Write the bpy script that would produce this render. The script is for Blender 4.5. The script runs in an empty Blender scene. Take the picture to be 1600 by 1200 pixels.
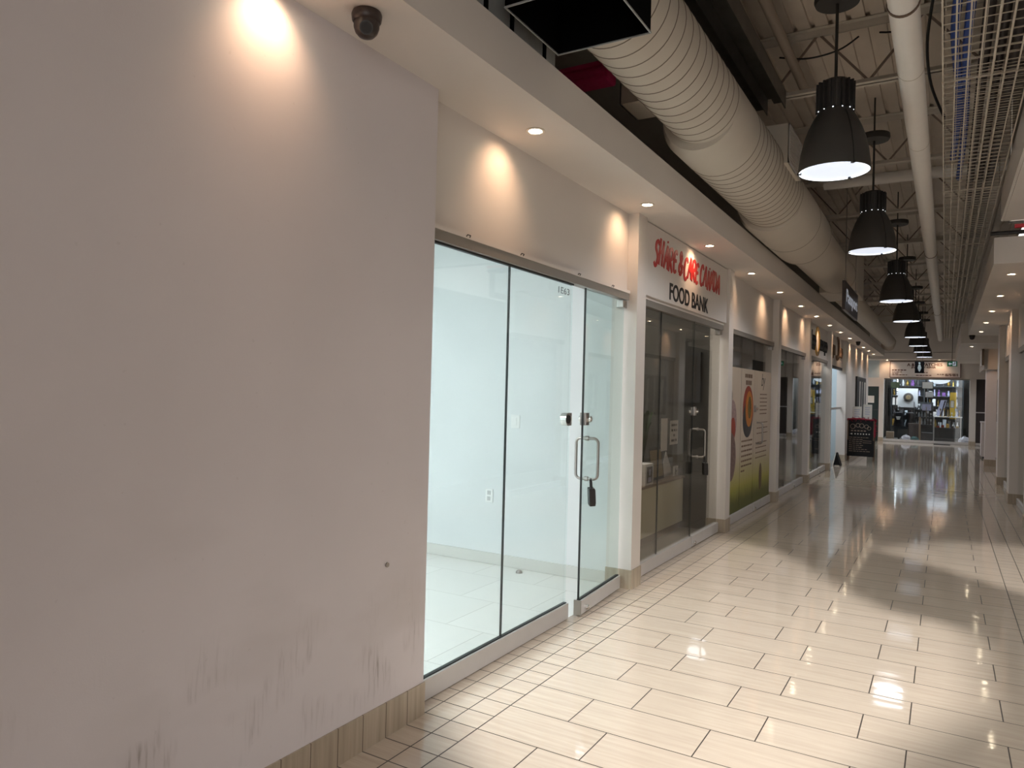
import bpy, bmesh, math, random
from mathutils import Vector, Matrix
random.seed(7)
S = bpy.context.scene
COL = S.collection
PI = math.pi
R = math.radians

# ------------------------------------------------------------------ camera
f, yaw, pitch, roll = 1133.43, .53822, .00825, .02503
CAM = Vector((2.164, 0.0, 1.5943))
Fv = Vector((-math.sin(yaw)*math.cos(pitch), math.cos(yaw)*math.cos(pitch), math.sin(pitch)))
r0 = Vector((math.cos(yaw), math.sin(yaw), 0)); u0 = r0.cross(Fv)
Rv = r0*math.cos(roll) + u0*math.sin(roll); Uv = -r0*math.sin(roll) + u0*math.cos(roll)
cd = bpy.data.cameras.new('camera'); cam = bpy.data.objects.new('camera', cd); COL.objects.link(cam)
m = Matrix((Rv, Uv, -Fv)).transposed().to_4x4(); m.translation = CAM
cam.matrix_world = m
cd.sensor_fit = 'HORIZONTAL'; cd.sensor_width = 36; cd.lens = f/1600*36; cd.clip_start = .05; cd.clip_end = 200
S.camera = cam
# ------------------------------------------------------------------ world, view, big lights
w = bpy.data.worlds.new('world'); S.world = w; w.use_nodes = True
w.node_tree.nodes['Background'].inputs[0].default_value = (1.0, .945, .905, 1)
w.node_tree.nodes['Background'].inputs[1].default_value = .95
S.view_settings.view_transform = 'Standard'; S.view_settings.look = 'None'
S.view_settings.exposure = 1.15; S.view_settings.gamma = 1; S.view_settings.use_curve_mapping = False
S.cycles.use_denoising = True
S.cycles.max_bounces = 10; S.cycles.transparent_max_bounces = 24; S.cycles.glossy_bounces = 4
S.cycles.sample_clamp_indirect = 4.0; S.cycles.caustics_reflective = False; S.cycles.caustics_refractive = False

def light(name, kind, loc, target, power, color=(1, 1, 1), **k):
    d = bpy.data.lights.new(name, kind); d.energy = power; d.color = color
    for a, b in k.items(): setattr(d, a, b)
    o = bpy.data.objects.new(name, d); COL.objects.link(o); o.location = loc
    o.rotation_euler = (Vector(target)-Vector(loc)).to_track_quat('-Z', 'Y').to_euler()
    return o
SUN = (6.5, -1.5, 8.0)            # added unseen spot for the floor light patches, right of and behind the camera
light('floor_patch_beam', 'SPOT', SUN, (1.5, 5.2, 0), 3500, (1, .955, .90), spot_size=R(56), spot_blend=.1, shadow_soft_size=.20)
light('fill_area_lamp', 'AREA', (5.2, 2.0, 7.8), (4.6, 3.0, 0), 280, (1, .95, .90), shape='RECTANGLE', size=3.5, size_y=7)  # added fill lamp, unseen, over the right-hand court

# ------------------------------------------------------------------ materials
def mat(name, col, rough=.6, metal=0, spec=.5, noise=0, nscale=6, bump=0, bscale=60, emit=None, es=0, stretch=(1, 1, 1)):
    M = bpy.data.materials.new(name); M.use_nodes = True
    t = M.node_tree; b = t.nodes['Principled BSDF']; L = t.links.new
    b.inputs['Base Color'].default_value = (*col, 1); b.inputs['Roughness'].default_value = rough
    b.inputs['Metallic'].default_value = metal; b.inputs['Specular IOR Level'].default_value = spec
    tc = t.nodes.new('ShaderNodeTexCoord'); mp = t.nodes.new('ShaderNodeMapping'); mp.inputs['Scale'].default_value = stretch
    L(tc.outputs['Object'], mp.inputs[0])
    nz = t.nodes.new('ShaderNodeTexNoise'); nz.inputs['Scale'].default_value = nscale; nz.inputs['Detail'].default_value = 4
    L(mp.outputs[0], nz.inputs['Vector'])
    rp = t.nodes.new('ShaderNodeMix'); rp.data_type = 'RGBA'
    a = noise if noise else .03
    rp.inputs[6].default_value = (*[max(0, c*(1-a)) for c in col], 1); rp.inputs[7].default_value = (*[min(1, c*(1+a)) for c in col], 1)
    L(nz.outputs['Fac'], rp.inputs[0]); L(rp.outputs[2], b.inputs['Base Color'])
    if bump:
        n2 = t.nodes.new('ShaderNodeTexNoise'); n2.inputs['Scale'].default_value = bscale; L(mp.outputs[0], n2.inputs['Vector'])
        bp = t.nodes.new('ShaderNodeBump'); bp.inputs['Strength'].default_value = bump; bp.inputs['Distance'].default_value = .01
        L(n2.outputs['Fac'], bp.inputs['Height']); L(bp.outputs[0], b.inputs['Normal'])
    if emit:
        b.inputs['Emission Color'].default_value = (*emit, 1); b.inputs['Emission Strength'].default_value = es
    return M
def glassmat(name, tint, refl=.045, grow=.8):
    M = bpy.data.materials.new(name); M.use_nodes = True; t = M.node_tree; L = t.links.new
    t.nodes.remove(t.nodes['Principled BSDF'])
    tr = t.nodes.new('ShaderNodeBsdfTransparent'); tr.inputs[0].default_value = (*tint, 1)
    gl = t.nodes.new('ShaderNodeBsdfGlossy'); gl.inputs['Roughness'].default_value = .0; gl.inputs[0].default_value = (.95, .97, .97, 1)
    lw = t.nodes.new('ShaderNodeLayerWeight'); lw.inputs[0].default_value = .5
    pw = t.nodes.new('ShaderNodeMath'); pw.operation = 'POWER'; pw.inputs[1].default_value = 5; L(lw.outputs['Facing'], pw.inputs[0])
    ml = t.nodes.new('ShaderNodeMath'); ml.operation = 'MULTIPLY_ADD'; ml.inputs[1].default_value = grow; ml.inputs[2].default_value = refl; L(pw.outputs[0], ml.inputs[0])
    mx = t.nodes.new('ShaderNodeMixShader'); L(ml.outputs[0], mx.inputs[0]); L(tr.outputs[0], mx.inputs[1]); L(gl.outputs[0], mx.inputs[2])
    L(mx.outputs[0], t.nodes['Material Output'].inputs[0])
    return M
def emat(name, col, s):
    M = bpy.data.materials.new(name); M.use_nodes = True; t = M.node_tree; b = t.nodes['Principled BSDF']
    b.inputs['Base Color'].default_value = (*col, 1); b.inputs['Emission Color'].default_value = (*col, 1); b.inputs['Emission Strength'].default_value = s
    tc = t.nodes.new('ShaderNodeTexCoord'); nz = t.nodes.new('ShaderNodeTexNoise'); nz.inputs['Scale'].default_value = 9
    t.links.new(tc.outputs['Object'], nz.inputs['Vector'])
    mr = t.nodes.new('ShaderNodeMapRange'); mr.inputs[3].default_value = s*.92; mr.inputs[4].default_value = s*1.08
    t.links.new(nz.outputs['Fac'], mr.inputs[0]); t.links.new(mr.outputs[0], b.inputs['Emission Strength'])
    return M

class G:                                   # tiny node-math helper
    def __init__(s, M): s.t = M.node_tree; s.L = s.t.links.new
    def n(s, k): return s.t.nodes.new(k)
    def m(s, op, a, b=0.0, c=0.0):
        x = s.n('ShaderNodeMath'); x.operation = op
        for i, v in enumerate((a, b, c)):
            if isinstance(v, (int, float)): x.inputs[i].default_value = v
            else: s.L(v, x.inputs[i])
        return x.outputs[0]
    def mix(s, fac, a, b, bl='MIX'):
        x = s.n('ShaderNodeMix'); x.data_type = 'RGBA'; x.blend_type = bl
        for i, v in ((0, fac), (6, a), (7, b)):
            if isinstance(v, (int, float)): x.inputs[i].default_value = v
            elif isinstance(v, tuple): x.inputs[i].default_value = (*v, 1)
            else: s.L(v, x.inputs[i])
        return x.outputs[2]
    def noise(s, vec, sc, det=3, rough=.5):
        x = s.n('ShaderNodeTexNoise'); x.inputs['Scale'].default_value = sc; x.inputs['Detail'].default_value = det; x.inputs['Roughness'].default_value = rough
        s.L(vec, x.inputs['Vector']); return x.outputs['Fac']
    def mapping(s, vec, scale=(1, 1, 1), loc=(0, 0, 0)):
        x = s.n('ShaderNodeMapping'); x.inputs['Scale'].default_value = scale; x.inputs['Location'].default_value = loc; s.L(vec, x.inputs[0]); return x.outputs[0]
    def ramp(s, fac, a, b):
        x = s.n('ShaderNodeMapRange'); x.inputs[1].default_value = a; x.inputs[2].default_value = b; s.L(fac, x.inputs[0]); return x.outputs[0]

D = .3048
def floor_material():
    M = mat('corridor_tile', (.5, .4, .3), .12); g = G(M); b = g.t.nodes['Principled BSDF']
    co = g.n('ShaderNodeTexCoord').outputs['Object']
    sx = g.n('ShaderNodeSeparateXYZ'); g.L(co, sx.inputs[0]); X, Y = sx.outputs[0], sx.outputs[1]
    def brick(loc, bw, rh, off):
        t = g.n('ShaderNodeTexBrick'); t.offset = off; t.offset_frequency = 2; t.squash = 1
        g.L(g.mapping(co, loc=loc), t.inputs['Vector'])
        t.inputs['Color1'].default_value = (0, 0, 0, 1); t.inputs['Color2'].default_value = (1, 1, 1, 1); t.inputs['Mortar'].default_value = (.5, .5, .5, 1)
        t.inputs['Scale'].default_value = 1; t.inputs['Mortar Size'].default_value = .0032; t.inputs['Mortar Smooth'].default_value = .15
        t.inputs['Brick Width'].default_value = bw; t.inputs['Row Height'].default_value = rh
        return t.outputs['Color'], t.outputs['Fac']
    y0 = -2.8734+10*D
    bc, bf = brick((-.0235, y0, 0), .6048, D, .663)
    sc, sf = brick((0, y0, 0), .1524, D/2, 0)
    rc, rf = brick((-2.642, y0, 0), .1524, D/2, 0)
    def edge(x): return g.m('LESS_THAN', g.m('ABSOLUTE', g.m('SUBTRACT', X, x)), .0028)
    left = g.m('LESS_THAN', X, .306); right = g.m('GREATER_THAN', X, 2.642)
    fac = g.m('ADD', g.m('MULTIPLY', left, sf), g.m('ADD', g.m('MULTIPLY', right, rf), g.m('MULTIPLY', g.m('SUBTRACT', 1.0, g.m('MAXIMUM', left, right)), bf)))
    fac = g.m('MAXIMUM', fac, g.m('MAXIMUM', edge(.306), edge(2.642)))
    rnd = g.mix(left, bc, sc); rnd = g.mix(right, rnd, rc)
    streak = g.noise(g.mapping(co, (1.6, 26, 1)), 1.4, 5, .6)
    cloud = g.noise(co, 2.3, 3)
    c = g.mix(g.ramp(streak, .3, .72), (.45, .378, .305), (.565, .49, .405))
    c = g.mix(g.m('MULTIPLY', g.ramp(cloud, .35, .75), .35), c, (.48, .405, .335))
    tile = g.n('ShaderNodeRGBToBW'); g.L(rnd, tile.inputs[0])
    c = g.mix(g.m('MULTIPLY', tile.outputs[0], .28), c, (.52, .45, .38))
    c = g.mix(fac, c, (.035, .027, .02))
    g.L(c, b.inputs['Base Color'])
    g.L(g.m('MULTIPLY_ADD', fac, .5, g.m('MULTIPLY_ADD', cloud, .08, .02)), b.inputs['Roughness'])
    b.inputs['Specular IOR Level'].default_value = .55
    wav = g.noise(g.mapping(co, (1, 3.5, 1)), 1.5, 2)
    h = g.m('ADD', g.m('MULTIPLY', wav, .0022), g.m('MULTIPLY', fac, -.0012))
    h = g.m('ADD', h, g.m('MULTIPLY', g.noise(g.mapping(co, (.6, 9, 1)), 1.0, 2), .0011))
    bp = g.n('ShaderNodeBump'); bp.inputs['Strength'].default_value = .55; bp.inputs['Distance'].default_value = 1.0
    g.L(h, bp.inputs['Height']); g.L(bp.outputs[0], b.inputs['Normal'])
    return M
def wall_material(name, col, scuffs=False):
    M = mat(name, col, .62, spec=.35); g = G(M); b = g.t.nodes['Principled BSDF']
    co = g.n('ShaderNodeTexCoord').outputs['Object']
    blot = g.noise(co, .9, 3)
    c = g.mix(g.ramp(blot, .3, .7), tuple(v*.94 for v in col), tuple(min(1, v*1.03) for v in col))
    if scuffs:
        sx = g.n('ShaderNodeSeparateXYZ'); g.L(co, sx.inputs[0]); Y, Z = sx.outputs[1], sx.outputs[2]
        band = g.m('MULTIPLY', g.ramp(Z, .16, .34), g.m('SUBTRACT', 1.0, g.ramp(Z, .46, .74)))
        patch = g.ramp(g.noise(g.mapping(co, (1, 2.2, 1.4)), 2.1, 2), .50, .66)
        st = g.ramp(g.noise(g.mapping(co, (1, 34, 3.2)), 1.6, 3, .6), .50, .70)
        scuf = g.m('MULTIPLY', g.m('MULTIPLY', band, patch), g.m('MULTIPLY_ADD', st, .75, .12))
        c = g.mix(g.m('MULTIPLY', scuf, .85), c, (.27, .235, .225))
        grim = g.m('MULTIPLY', g.ramp(g.noise(g.mapping(co, (1, 1, 2.2)), 1.2, 3), .52, .72), g.m('SUBTRACT', 1.0, g.ramp(Z, .7, 1.5)))
        c = g.mix(g.m('MULTIPLY', grim, .20), c, (.42, .37, .33))
        spk = g.ramp(g.noise(co, 38, 1), .745, .79)
        c = g.mix(g.m('MULTIPLY', spk, .10), c, (.3, .26, .24))
    g.L(c, b.inputs['Base Color'])
    n2 = g.noise(co, 160, 2); bp = g.n('ShaderNodeBump'); bp.inputs['Strength'].default_value = .06; bp.inputs['Distance'].default_value = .004
    g.L(n2, bp.inputs['Height']); g.L(bp.outputs[0], b.inputs['Normal'])
    return M
def tile_base_material():
    M = mat('base_tile', (.47, .40, .31), .35); g = G(M); b = g.t.nodes['Principled BSDF']
    co = g.n('ShaderNodeTexCoord').outputs['Object']
    sx = g.n('ShaderNodeSeparateXYZ'); g.L(co, sx.inputs[0]); Y = sx.outputs[1]
    fr = g.m('FRACT', g.m('DIVIDE', g.m('ADD', Y, 20*.1524-2.8734), .1524))
    j = g.m('MAXIMUM', g.m('LESS_THAN', fr, .014), g.m('GREATER_THAN', fr, .986))
    st = g.ramp(g.noise(g.mapping(co, (30, 30, 1.5)), 1.3, 4), .3, .75)
    c = g.mix(st, (.36, .30, .225), (.50, .43, .34)); c = g.mix(j, c, (.10, .075, .055))
    g.L(c, b.inputs['Base Color']); return M
def shop_tile_material():
    M = mat('shop_tile', (.8, .8, .78), .25); g = G(M); b = g.t.nodes['Principled BSDF']
    co = g.n('ShaderNodeTexCoord').outputs['Object']
    t = g.n('ShaderNodeTexBrick'); t.offset = .5
    g.L(g.mapping(co, loc=(.1, .25, 0)), t.inputs['Vector'])
    t.inputs['Color1'].default_value = (.84, .84, .81, 1); t.inputs['Color2'].default_value = (.80, .80, .77, 1); t.inputs['Mortar'].default_value = (.55, .55, .53, 1)
    t.inputs['Scale'].default_value = 1; t.inputs['Mortar Size'].default_value = .0025; t.inputs['Brick Width'].default_value = .61; t.inputs['Row Height'].default_value = .61
    g.L(t.outputs['Color'], b.inputs['Base Color']); return M
def film_material():
    # printed window film: cream board fading to a painted meadow of grass at its foot
    M = mat('printed_film', (.6, .5, .4), .5); g = G(M); b = g.t.nodes['Principled BSDF']
    co = g.n('ShaderNodeTexCoord').outputs['Object']
    sx = g.n('ShaderNodeSeparateXYZ'); g.L(co, sx.inputs[0]); Y, Z = sx.outputs[1], sx.outputs[2]
    pl = g.m('LESS_THAN', g.m('FRACT', g.m('DIVIDE', Y, .42)), .02)
    wood = g.noise(g.mapping(co, (1, 12, 1)), 2, 4)
    c = g.mix(wood, (.55, .46, .37), (.66, .57, .47))
    c = g.mix(g.m('MULTIPLY', pl, .35), c, (.3, .24, .19))
    edge = g.m('ADD', Z, g.m('MULTIPLY', g.noise(g.mapping(co, (1, 30, 2)), 1.5, 4), -.25))
    c = g.mix(g.m('SUBTRACT', 1.0, g.ramp(edge, .20, .62)), c, (.42, .40, .08))
    c = g.mix(g.m('SUBTRACT', 1.0, g.ramp(edge, .02, .22)), c, (.12, .13, .03))
    g.L(c, b.inputs['Base Color']); return M
def deck_material():
    return mat('deck_paint', (.86, .78, .69), .7, noise=.12, nscale=3)

M = dict(
    floor=floor_material(), wall=wall_material('white_wall', (.75, .715, .74), True), paint=wall_material('white_paint', (.74, .70, .665)),
    soffit=wall_material('soffit_paint', (.77, .735, .70)), base=tile_base_material(), shopfloor=shop_tile_material(), shopwall=wall_material('shop_wall', (.80, .825, .83)),
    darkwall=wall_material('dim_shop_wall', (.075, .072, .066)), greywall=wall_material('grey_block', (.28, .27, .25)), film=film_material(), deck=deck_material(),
    alu=mat('satin_aluminium', (.64, .63, .63), .45, .3, noise=.06), chan=mat('channel_grey', (.30, .28, .25), .5, .25), steel=mat('brushed_steel', (.36, .34, .32), .3, 1.0, noise=.08, nscale=30),
    chrome=mat('chrome', (.75, .74, .72), .12, 1.0), black=mat('black_plastic', (.012, .012, .013), .4), matt=mat('matt_black', (.003, .003, .0035), .9, spec=.05),
    rubber=mat('seal_black', (.02, .025, .025), .6), camb=mat('camera_dark', (.035, .022, .019), .35), lens=mat('lens', (.06, .065, .07), .15),
    white=mat('white_plastic', (.90, .90, .89), .4), duct=mat('duct_paint', (.60, .555, .485), .62, noise=.05, nscale=4), ductline=mat('duct_seam', (.22, .185, .15), .7),
    joist=mat('joist_paint', (.80, .75, .68), .65, noise=.12, nscale=8), web=mat('joist_web', (.30, .24, .20), .7, noise=.2), galvd=mat('dull_channel', (.13, .13, .125), .4, .5, noise=.4, nscale=8), galv=mat('galvanised', (.42, .45, .46), .45, .25, noise=.25, nscale=14),
    pipe=mat('pipe_white', (.92, .90, .87), .5, noise=.04), pipeb=mat('pipe_beige', (.44, .38, .32), .6), ring=mat('pipe_clamp', (.13, .085, .06), .6),
    mesh=mat('mesh_wire', (.72, .66, .57), .5, .2), lamp=mat('lamp_grey', (.055, .053, .050), .5), lampfin=mat('lamp_fin', (.05, .048, .046), .45, noise=.1),
    bulb=emat('lamp_disc', (.80, .87, 1.0), .36), rim=emat('lamp_rim', (.9, .95, 1.0), .9), spotb=emat('spot_bulb', (1, .86, .62), 26), trimw=mat('trim_ring', (.80, .74, .66), .4),
    red=mat('red_vinyl', (.47, .022, .02), .4), blackv=mat('black_vinyl', (.012, .014, .018), .4), grey=mat('grey_vinyl', (.20, .24, .25), .5), board=mat('sign_board', (.82, .82, .84), .5),
    pink=mat('pink_insulation', (.62, .03, .16), .9, bump=.5, bscale=30), blue=mat('blue_cable', (.04, .10, .42), .5), redpipe=mat('red_pipe', (.55, .03, .05), .5),
    cream=mat('cream_laminate', (.82, .78, .56), .5), brown=mat('dark_wood', (.13, .08, .045), .5, noise=.3, stretch=(8, 8, 1)), brass=mat('plaque_gold', (.42, .32, .17), .4, .3),
    paper=mat('paper', (.78, .76, .72), .8), leaf=mat('leaf', (.03, .06, .02), .6, noise=.3), pot=mat('pot', (.25, .2, .16), .6), ink=mat('ink', (.06, .055, .05), .8),
    inkb=mat('ink_brown', (.20, .13, .09), .8), maroon=mat('tinsel_maroon', (.30, .012, .035), .45, noise=.4, nscale=60, bump=.6), cream2=mat('chalk_cream', (.30, .23, .18), .8),
    green=emat('exit_green', (.01, .13, .06), .07), wglow=emat('sign_white', (.68, .74, .85), .10), led=emat('led_tube', (.85, .95, 1.0), 5), panel=emat('ceiling_panel', (.93, .985, 1.0), 10.5),
    panel2=emat('shop_panel', (.88, .94, 1.0), 3.2), bluew=mat('blue_white_wall', (.50, .60, .65), .5), framed=mat('sign_frame', (.10, .04, .04), .5), yellow=mat('yellow_banner', (.55, .36, .03), .6),
    wood=mat('tan_wood', (.30, .22, .15), .5, noise=.2), fabric=mat('black_cloth', (.008, .008, .01), .9), lilac=mat('lilac_print', (.42, .44, .62), .6), purple=mat('purple', (.20, .08, .32), .6),
    teal=mat('teal_cloth', (.05, .13, .13), .8), glassw=mat('white_ware', (.75, .78, .80), .2), crystal=mat('crystal', (.55, .62, .68), .08, .3), gold=mat('gold_ware', (.60, .40, .10), .25, .9),
    bag=mat('plastic_bag', (.70, .70, .78), .5, bump=.8, bscale=18), darkgreen=mat('dark_teal_door', (.012, .03, .03), .4), counter=mat('white_counter', (.82, .78, .79), .5),
    orange=mat('food_orange', (.55, .20, .03), .5), dred=mat('food_red', (.30, .04, .02), .5), plum2=mat('food_meat', (.20, .13, .12), .5, noise=.7, nscale=22), plum=mat('food_mauve', (.36, .26, .25), .5, noise=.6, nscale=30), slate=mat('food_slate', (.05, .05, .055), .5), mauve=mat('food_blue', (.12, .13, .20), .5),
    clear=glassmat('clear_glass', (.955, .992, .99)), clearside=glassmat('door_glass', (.89, .945, .935)), smoke=glassmat('smoky_glass', (.84, .825, .80), .075), far=glassmat('far_glass', (.93, .95, .96), .04),
    panel3=emat('end_panel', (.88, .94, 1.0), 6.5), dimpanel=emat('dim_panel', (1, .95, .85), 4.6),
    socket=mat('socket_grey', (.55, .56, .56), .5), shelfgrey=mat('shelf_grey', (.07, .085, .095), .3), rug=mat('black_mat', (.005, .005, .006), .95), sheet=mat('noticeboard', (.05, .04, .04), .4), olive=mat('olive_goods', (.30, .25, .08), .6), grn=mat('green_goods', (.14, .22, .12), .6))

# ------------------------------------------------------------------ mesh helpers
ORG = {}
class B:
    def __init__(s): s.b = bmesh.new()
    def box(s, x0, x1, y0, y1, z0, z1, bev=0):
        r = bmesh.ops.create_cube(s.b, size=1); v = r['verts']
        for p in v: p.co = Vector(((x0+x1)/2+p.co.x*(x1-x0), (y0+y1)/2+p.co.y*(y1-y0), (z0+z1)/2+p.co.z*(z1-z0)))
        if bev:
            e = list({e for p in v for e in p.link_edges}); bmesh.ops.bevel(s.b, geom=e, offset=bev, segments=2, affect='EDGES', profile=.5)
        return s
    def obox(s, c, sz, rz=0, rx=0, ry=0):
        mt = Matrix.Translation(c) @ Matrix.Rotation(rz, 4, 'Z') @ Matrix.Rotation(ry, 4, 'Y') @ Matrix.Rotation(rx, 4, 'X') @ Matrix.Diagonal((*sz, 1))
        bmesh.ops.create_cube(s.b, size=1, matrix=mt); return s
    def bar(s, a, b, t, t2=None):          # square bar between two points
        a, b = Vector(a), Vector(b); d = b-a; q = d.to_track_quat('Z', 'Y').to_matrix().to_4x4()
        bmesh.ops.create_cube(s.b, size=1, matrix=Matrix.Translation((a+b)/2) @ q @ Matrix.Diagonal((t, t2 or t, d.length, 1))); return s
    def cyl(s, a, b, r, r2=None, n=20, cap=True):
        a, b = Vector(a), Vector(b); d = b-a; q = d.to_track_quat('Z', 'Y').to_matrix().to_4x4()
        bmesh.ops.create_cone(s.b, cap_ends=cap, segments=n, radius1=r, radius2=r if r2 is None else r2, depth=d.length, matrix=Matrix.Translation((a+b)/2) @ q); return s
    def lathe(s, prof, c, n=28, axis='Z', cap=False):
        rings = []
        for rr, h in prof:
            ring = []
            for i in range(n):
                a = 2*PI*i/n; p = (rr*math.cos(a), rr*math.sin(a), h)
                if axis == 'Y': p = (rr*math.cos(a), h, rr*math.sin(a))
                if axis == 'X': p = (h, rr*math.cos(a), rr*math.sin(a))
                ring.append(s.b.verts.new(Vector(c)+Vector(p)))
            rings.append(ring)
        for k in range(len(rings)-1):
            for i in range(n): s.b.faces.new((rings[k][i], rings[k][(i+1) % n], rings[k+1][(i+1) % n], rings[k+1][i]))
        if cap:
            for ring in (rings[0], rings[-1]): s.b.faces.new(ring)
        return s
    def tube(s, pts, r, n=10, closed=False):
        pts = [Vector(p) for p in pts]; rings = []; N = len(pts)
        up = Vector((0, 0, 1))
        for i, p in enumerate(pts):
            a = pts[(i-1) % N] if (closed or i) else p; b = pts[(i+1) % N] if (closed or i < N-1) else p
            d = (b-a).normalized(); ref = up if abs(d.z) < .95 else Vector((1, 0, 0))
            x = d.cross(ref).normalized(); y = d.cross(x).normalized()
            if rings:
                # keep frames consistent
                px = rings[-1][1]
                x = (px-d*px.dot(d)).normalized(); y = d.cross(x).normalized()
            rings.append(([s.b.verts.new(p+x*r*math.cos(2*PI*k/n)+y*r*math.sin(2*PI*k/n)) for k in range(n)], x))
        rr = [q[0] for q in rings]
        for i in range(N if closed else N-1):
            A, Bq = rr[i], rr[(i+1) % N]
            for k in range(n): s.b.faces.new((A[k], A[(k+1) % n], Bq[(k+1) % n], Bq[k]))
        if not closed:
            s.b.faces.new(rr[0]); s.b.faces.new(rr[-1])
        return s
    def prism(s, pts, x0, x1, axis='X'):   # polygon in the two other axes, extruded
        def mk(p, t): return {'X': (t, p[0], p[1]), 'Y': (p[0], t, p[1]), 'Z': (p[0], p[1], t)}[axis]
        a = [s.b.verts.new(mk(p, x0)) for p in pts]; b = [s.b.verts.new(mk(p, x1)) for p in pts]
        n = len(pts); s.b.faces.new(a); s.b.faces.new(b)
        for i in range(n): s.b.faces.new((a[i], a[(i+1) % n], b[(i+1) % n], b[i]))
        return s
    def sphere(s, c, r, sc=(1, 1, 1), u=16, v=10):
        bmesh.ops.create_uvsphere(s.b, u_segments=u, v_segments=v, radius=r, matrix=Matrix.Translation(c) @ Matrix.Diagonal((*sc, 1))); return s

def tagit(o, label=None, cat=None, group=None, kind=None):
    if label: o['label'] = label
    if cat: o['category'] = cat
    if group: o['group'] = group
    if kind: o['kind'] = kind
    return o
def link(name, me, m, parent=None):
    o = bpy.data.objects.new(name, me); COL.objects.link(o); me.materials.clear(); me.materials.append(m)
    if parent:
        o.parent = parent; r = parent
        while r.parent: r = r.parent
        if r.name in ORG: me.transform(Matrix.Translation(-ORG[r.name]))
    return o
def obj(name, b, m, parent=None, label=None, cat=None, group=None, kind=None, smooth=False):
    bmesh.ops.recalc_face_normals(b.b, faces=b.b.faces)
    me = bpy.data.meshes.new(name); b.b.to_mesh(me); b.b.free()
    if smooth:
        me.polygons.foreach_set('use_smooth', [True]*len(me.polygons))
        try: me.set_sharp_from_angle(angle=R(38))
        except Exception: pass
    return tagit(link(name, me, m, parent), label, cat, group, kind)
def thing(name, label, cat, loc, group=None):
    o = bpy.data.objects.new(name, None); COL.objects.link(o); o.location = loc; o.empty_display_size = .1
    ORG[o.name] = Vector(loc); return tagit(o, label, cat, group)
def struct(name, b, m, **k): return obj(name, b, m, kind='structure', **k)
def dup(root, loc, label=None, group=None):
    def rec(o, par):
        c = o.copy(); COL.objects.link(c)
        if par: c.parent = par
        for ch in list(o.children):
            if ch.type != 'EMPTY' or True: rec(ch, c)
        return c
    c = rec(root, None); c.location = loc; ORG[c.name] = Vector(loc)
    if label: c['label'] = label
    if group: c['group'] = group
    return c
def text(name, s, m, parent, loc, size, rot=(PI/2, 0, PI/2), width=None, shear=0, bold=0, depth=.003, align='LEFT', label=None):
    cu = bpy.data.curves.new(name, 'FONT'); cu.body = s; cu.size = size; cu.shear = shear; cu.offset = bold; cu.extrude = depth; cu.align_x = align
    t = bpy.data.objects.new(name, cu); COL.objects.link(t)
    dg = bpy.context.evaluated_depsgraph_get(); me = bpy.data.meshes.new_from_object(t.evaluated_get(dg))
    bpy.data.objects.remove(t)
    xs = [v.co.x for v in me.vertices] or [0, 1]
    if width: me.transform(Matrix.Diagonal((width/(max(xs)-min(xs)), 1, 1, 1)))
    from mathutils import Euler
    me.transform(Matrix.Translation(loc) @ Euler(rot).to_matrix().to_4x4())
    o = link(name, me, m, parent)
    if label: o['label'] = label
    return o
def strokes(b, x, y0, y1, z, h, rnd):      # a row of unreadably small words, as short dashes on an x-plane
    y = y0
    while y < y1:
        l = min(rnd.uniform(.04, .12), y1-y); b.box(x, x+.002, y, y+l, z-h/2, z+h/2); y += l+.025

# ------------------------------------------------------------------ setting
PX = [2.85, 5.78, 8.71, 11.64, 14.57, 17.50, 20.40]      # right (far) edge of each left pillar
PW = .20; ZS = 3.064
struct('floor', B().box(-.09, 9, -6, 31, -.1, 0), M['floor'])
struct('floor', B().box(-5, -.09, 26.75, 31, -.1, 0), M['floor'])
struct('floor', B().box(-5.2, -.09, -3, 5.62, -.1, 0), M['shopfloor'])
struct('floor', B().box(-5.2, -.09, 5.62, 26.75, -.1, 0), M['greywall'])
struct('floor', B().box(-5, 9, 31, 36, -.1, .012), M['greywall'])
struct('wall_left', B().box(-.16, 0, -6, PX[0], 0, ZS), M['wall'])
for i in range(6):
    a, b_ = PX[i], PX[i+1]-PW
    if i < 5: struct('wall_left', B().box(-.22, -.09, a, b_, 2.425, ZS), M['paint'])
    else: struct('wall_left', B().box(-.22, -.09, a, PX[6]-PW, 2.36, ZS), M['paint'])
    p = struct('trim_1', B().box(-.22, 0, b_, PX[i+1], 0, ZS), M['paint'])
    obj('base', B().box(-.222, .009, b_-.009, PX[i+1]+.009, 0, .155), M['base'], p)
struct('wall_left', B().box(-.22, -.03, PX[6], 26.75, 0, ZS), M['paint'])
struct('baseboard_left', B().box(-.02, .008, -6, PX[0]+.006, 0, .157), M['base'])
struct('baseboard_left', B().box(-.05, -.022, PX[6]+.01, 26.75, 0, .155), M['base'])
struct('ceiling', B().box(-.22, .37, -6, 27.6, ZS, 3.30), M['soffit'])
struct('wall_left', B().box(-.42, -.24, -6, 29.6, ZS+.02, 5.0), M['greywall'])
# steel deck roof with flutes running along the corridor
bd = B(); x = -.4
while x < 3.3:
    bd.box(x, x+.105, -6, 29.6, 4.95, 4.957); bd.box(x+.105, x+.15, -6, 29.6, 4.99, 4.997)
    bd.box(x+.102, x+.107, -6, 29.6, 4.953, 4.995); bd.box(x+.148, x+.153, -6, 29.6, 4.953, 4.995); x += .15
struct('ceiling', bd, M['deck'])
struct('ceiling', B().box(-.45, 3.4, -6, 29.6, 5.01, 5.06), M['greywall'])
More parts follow.
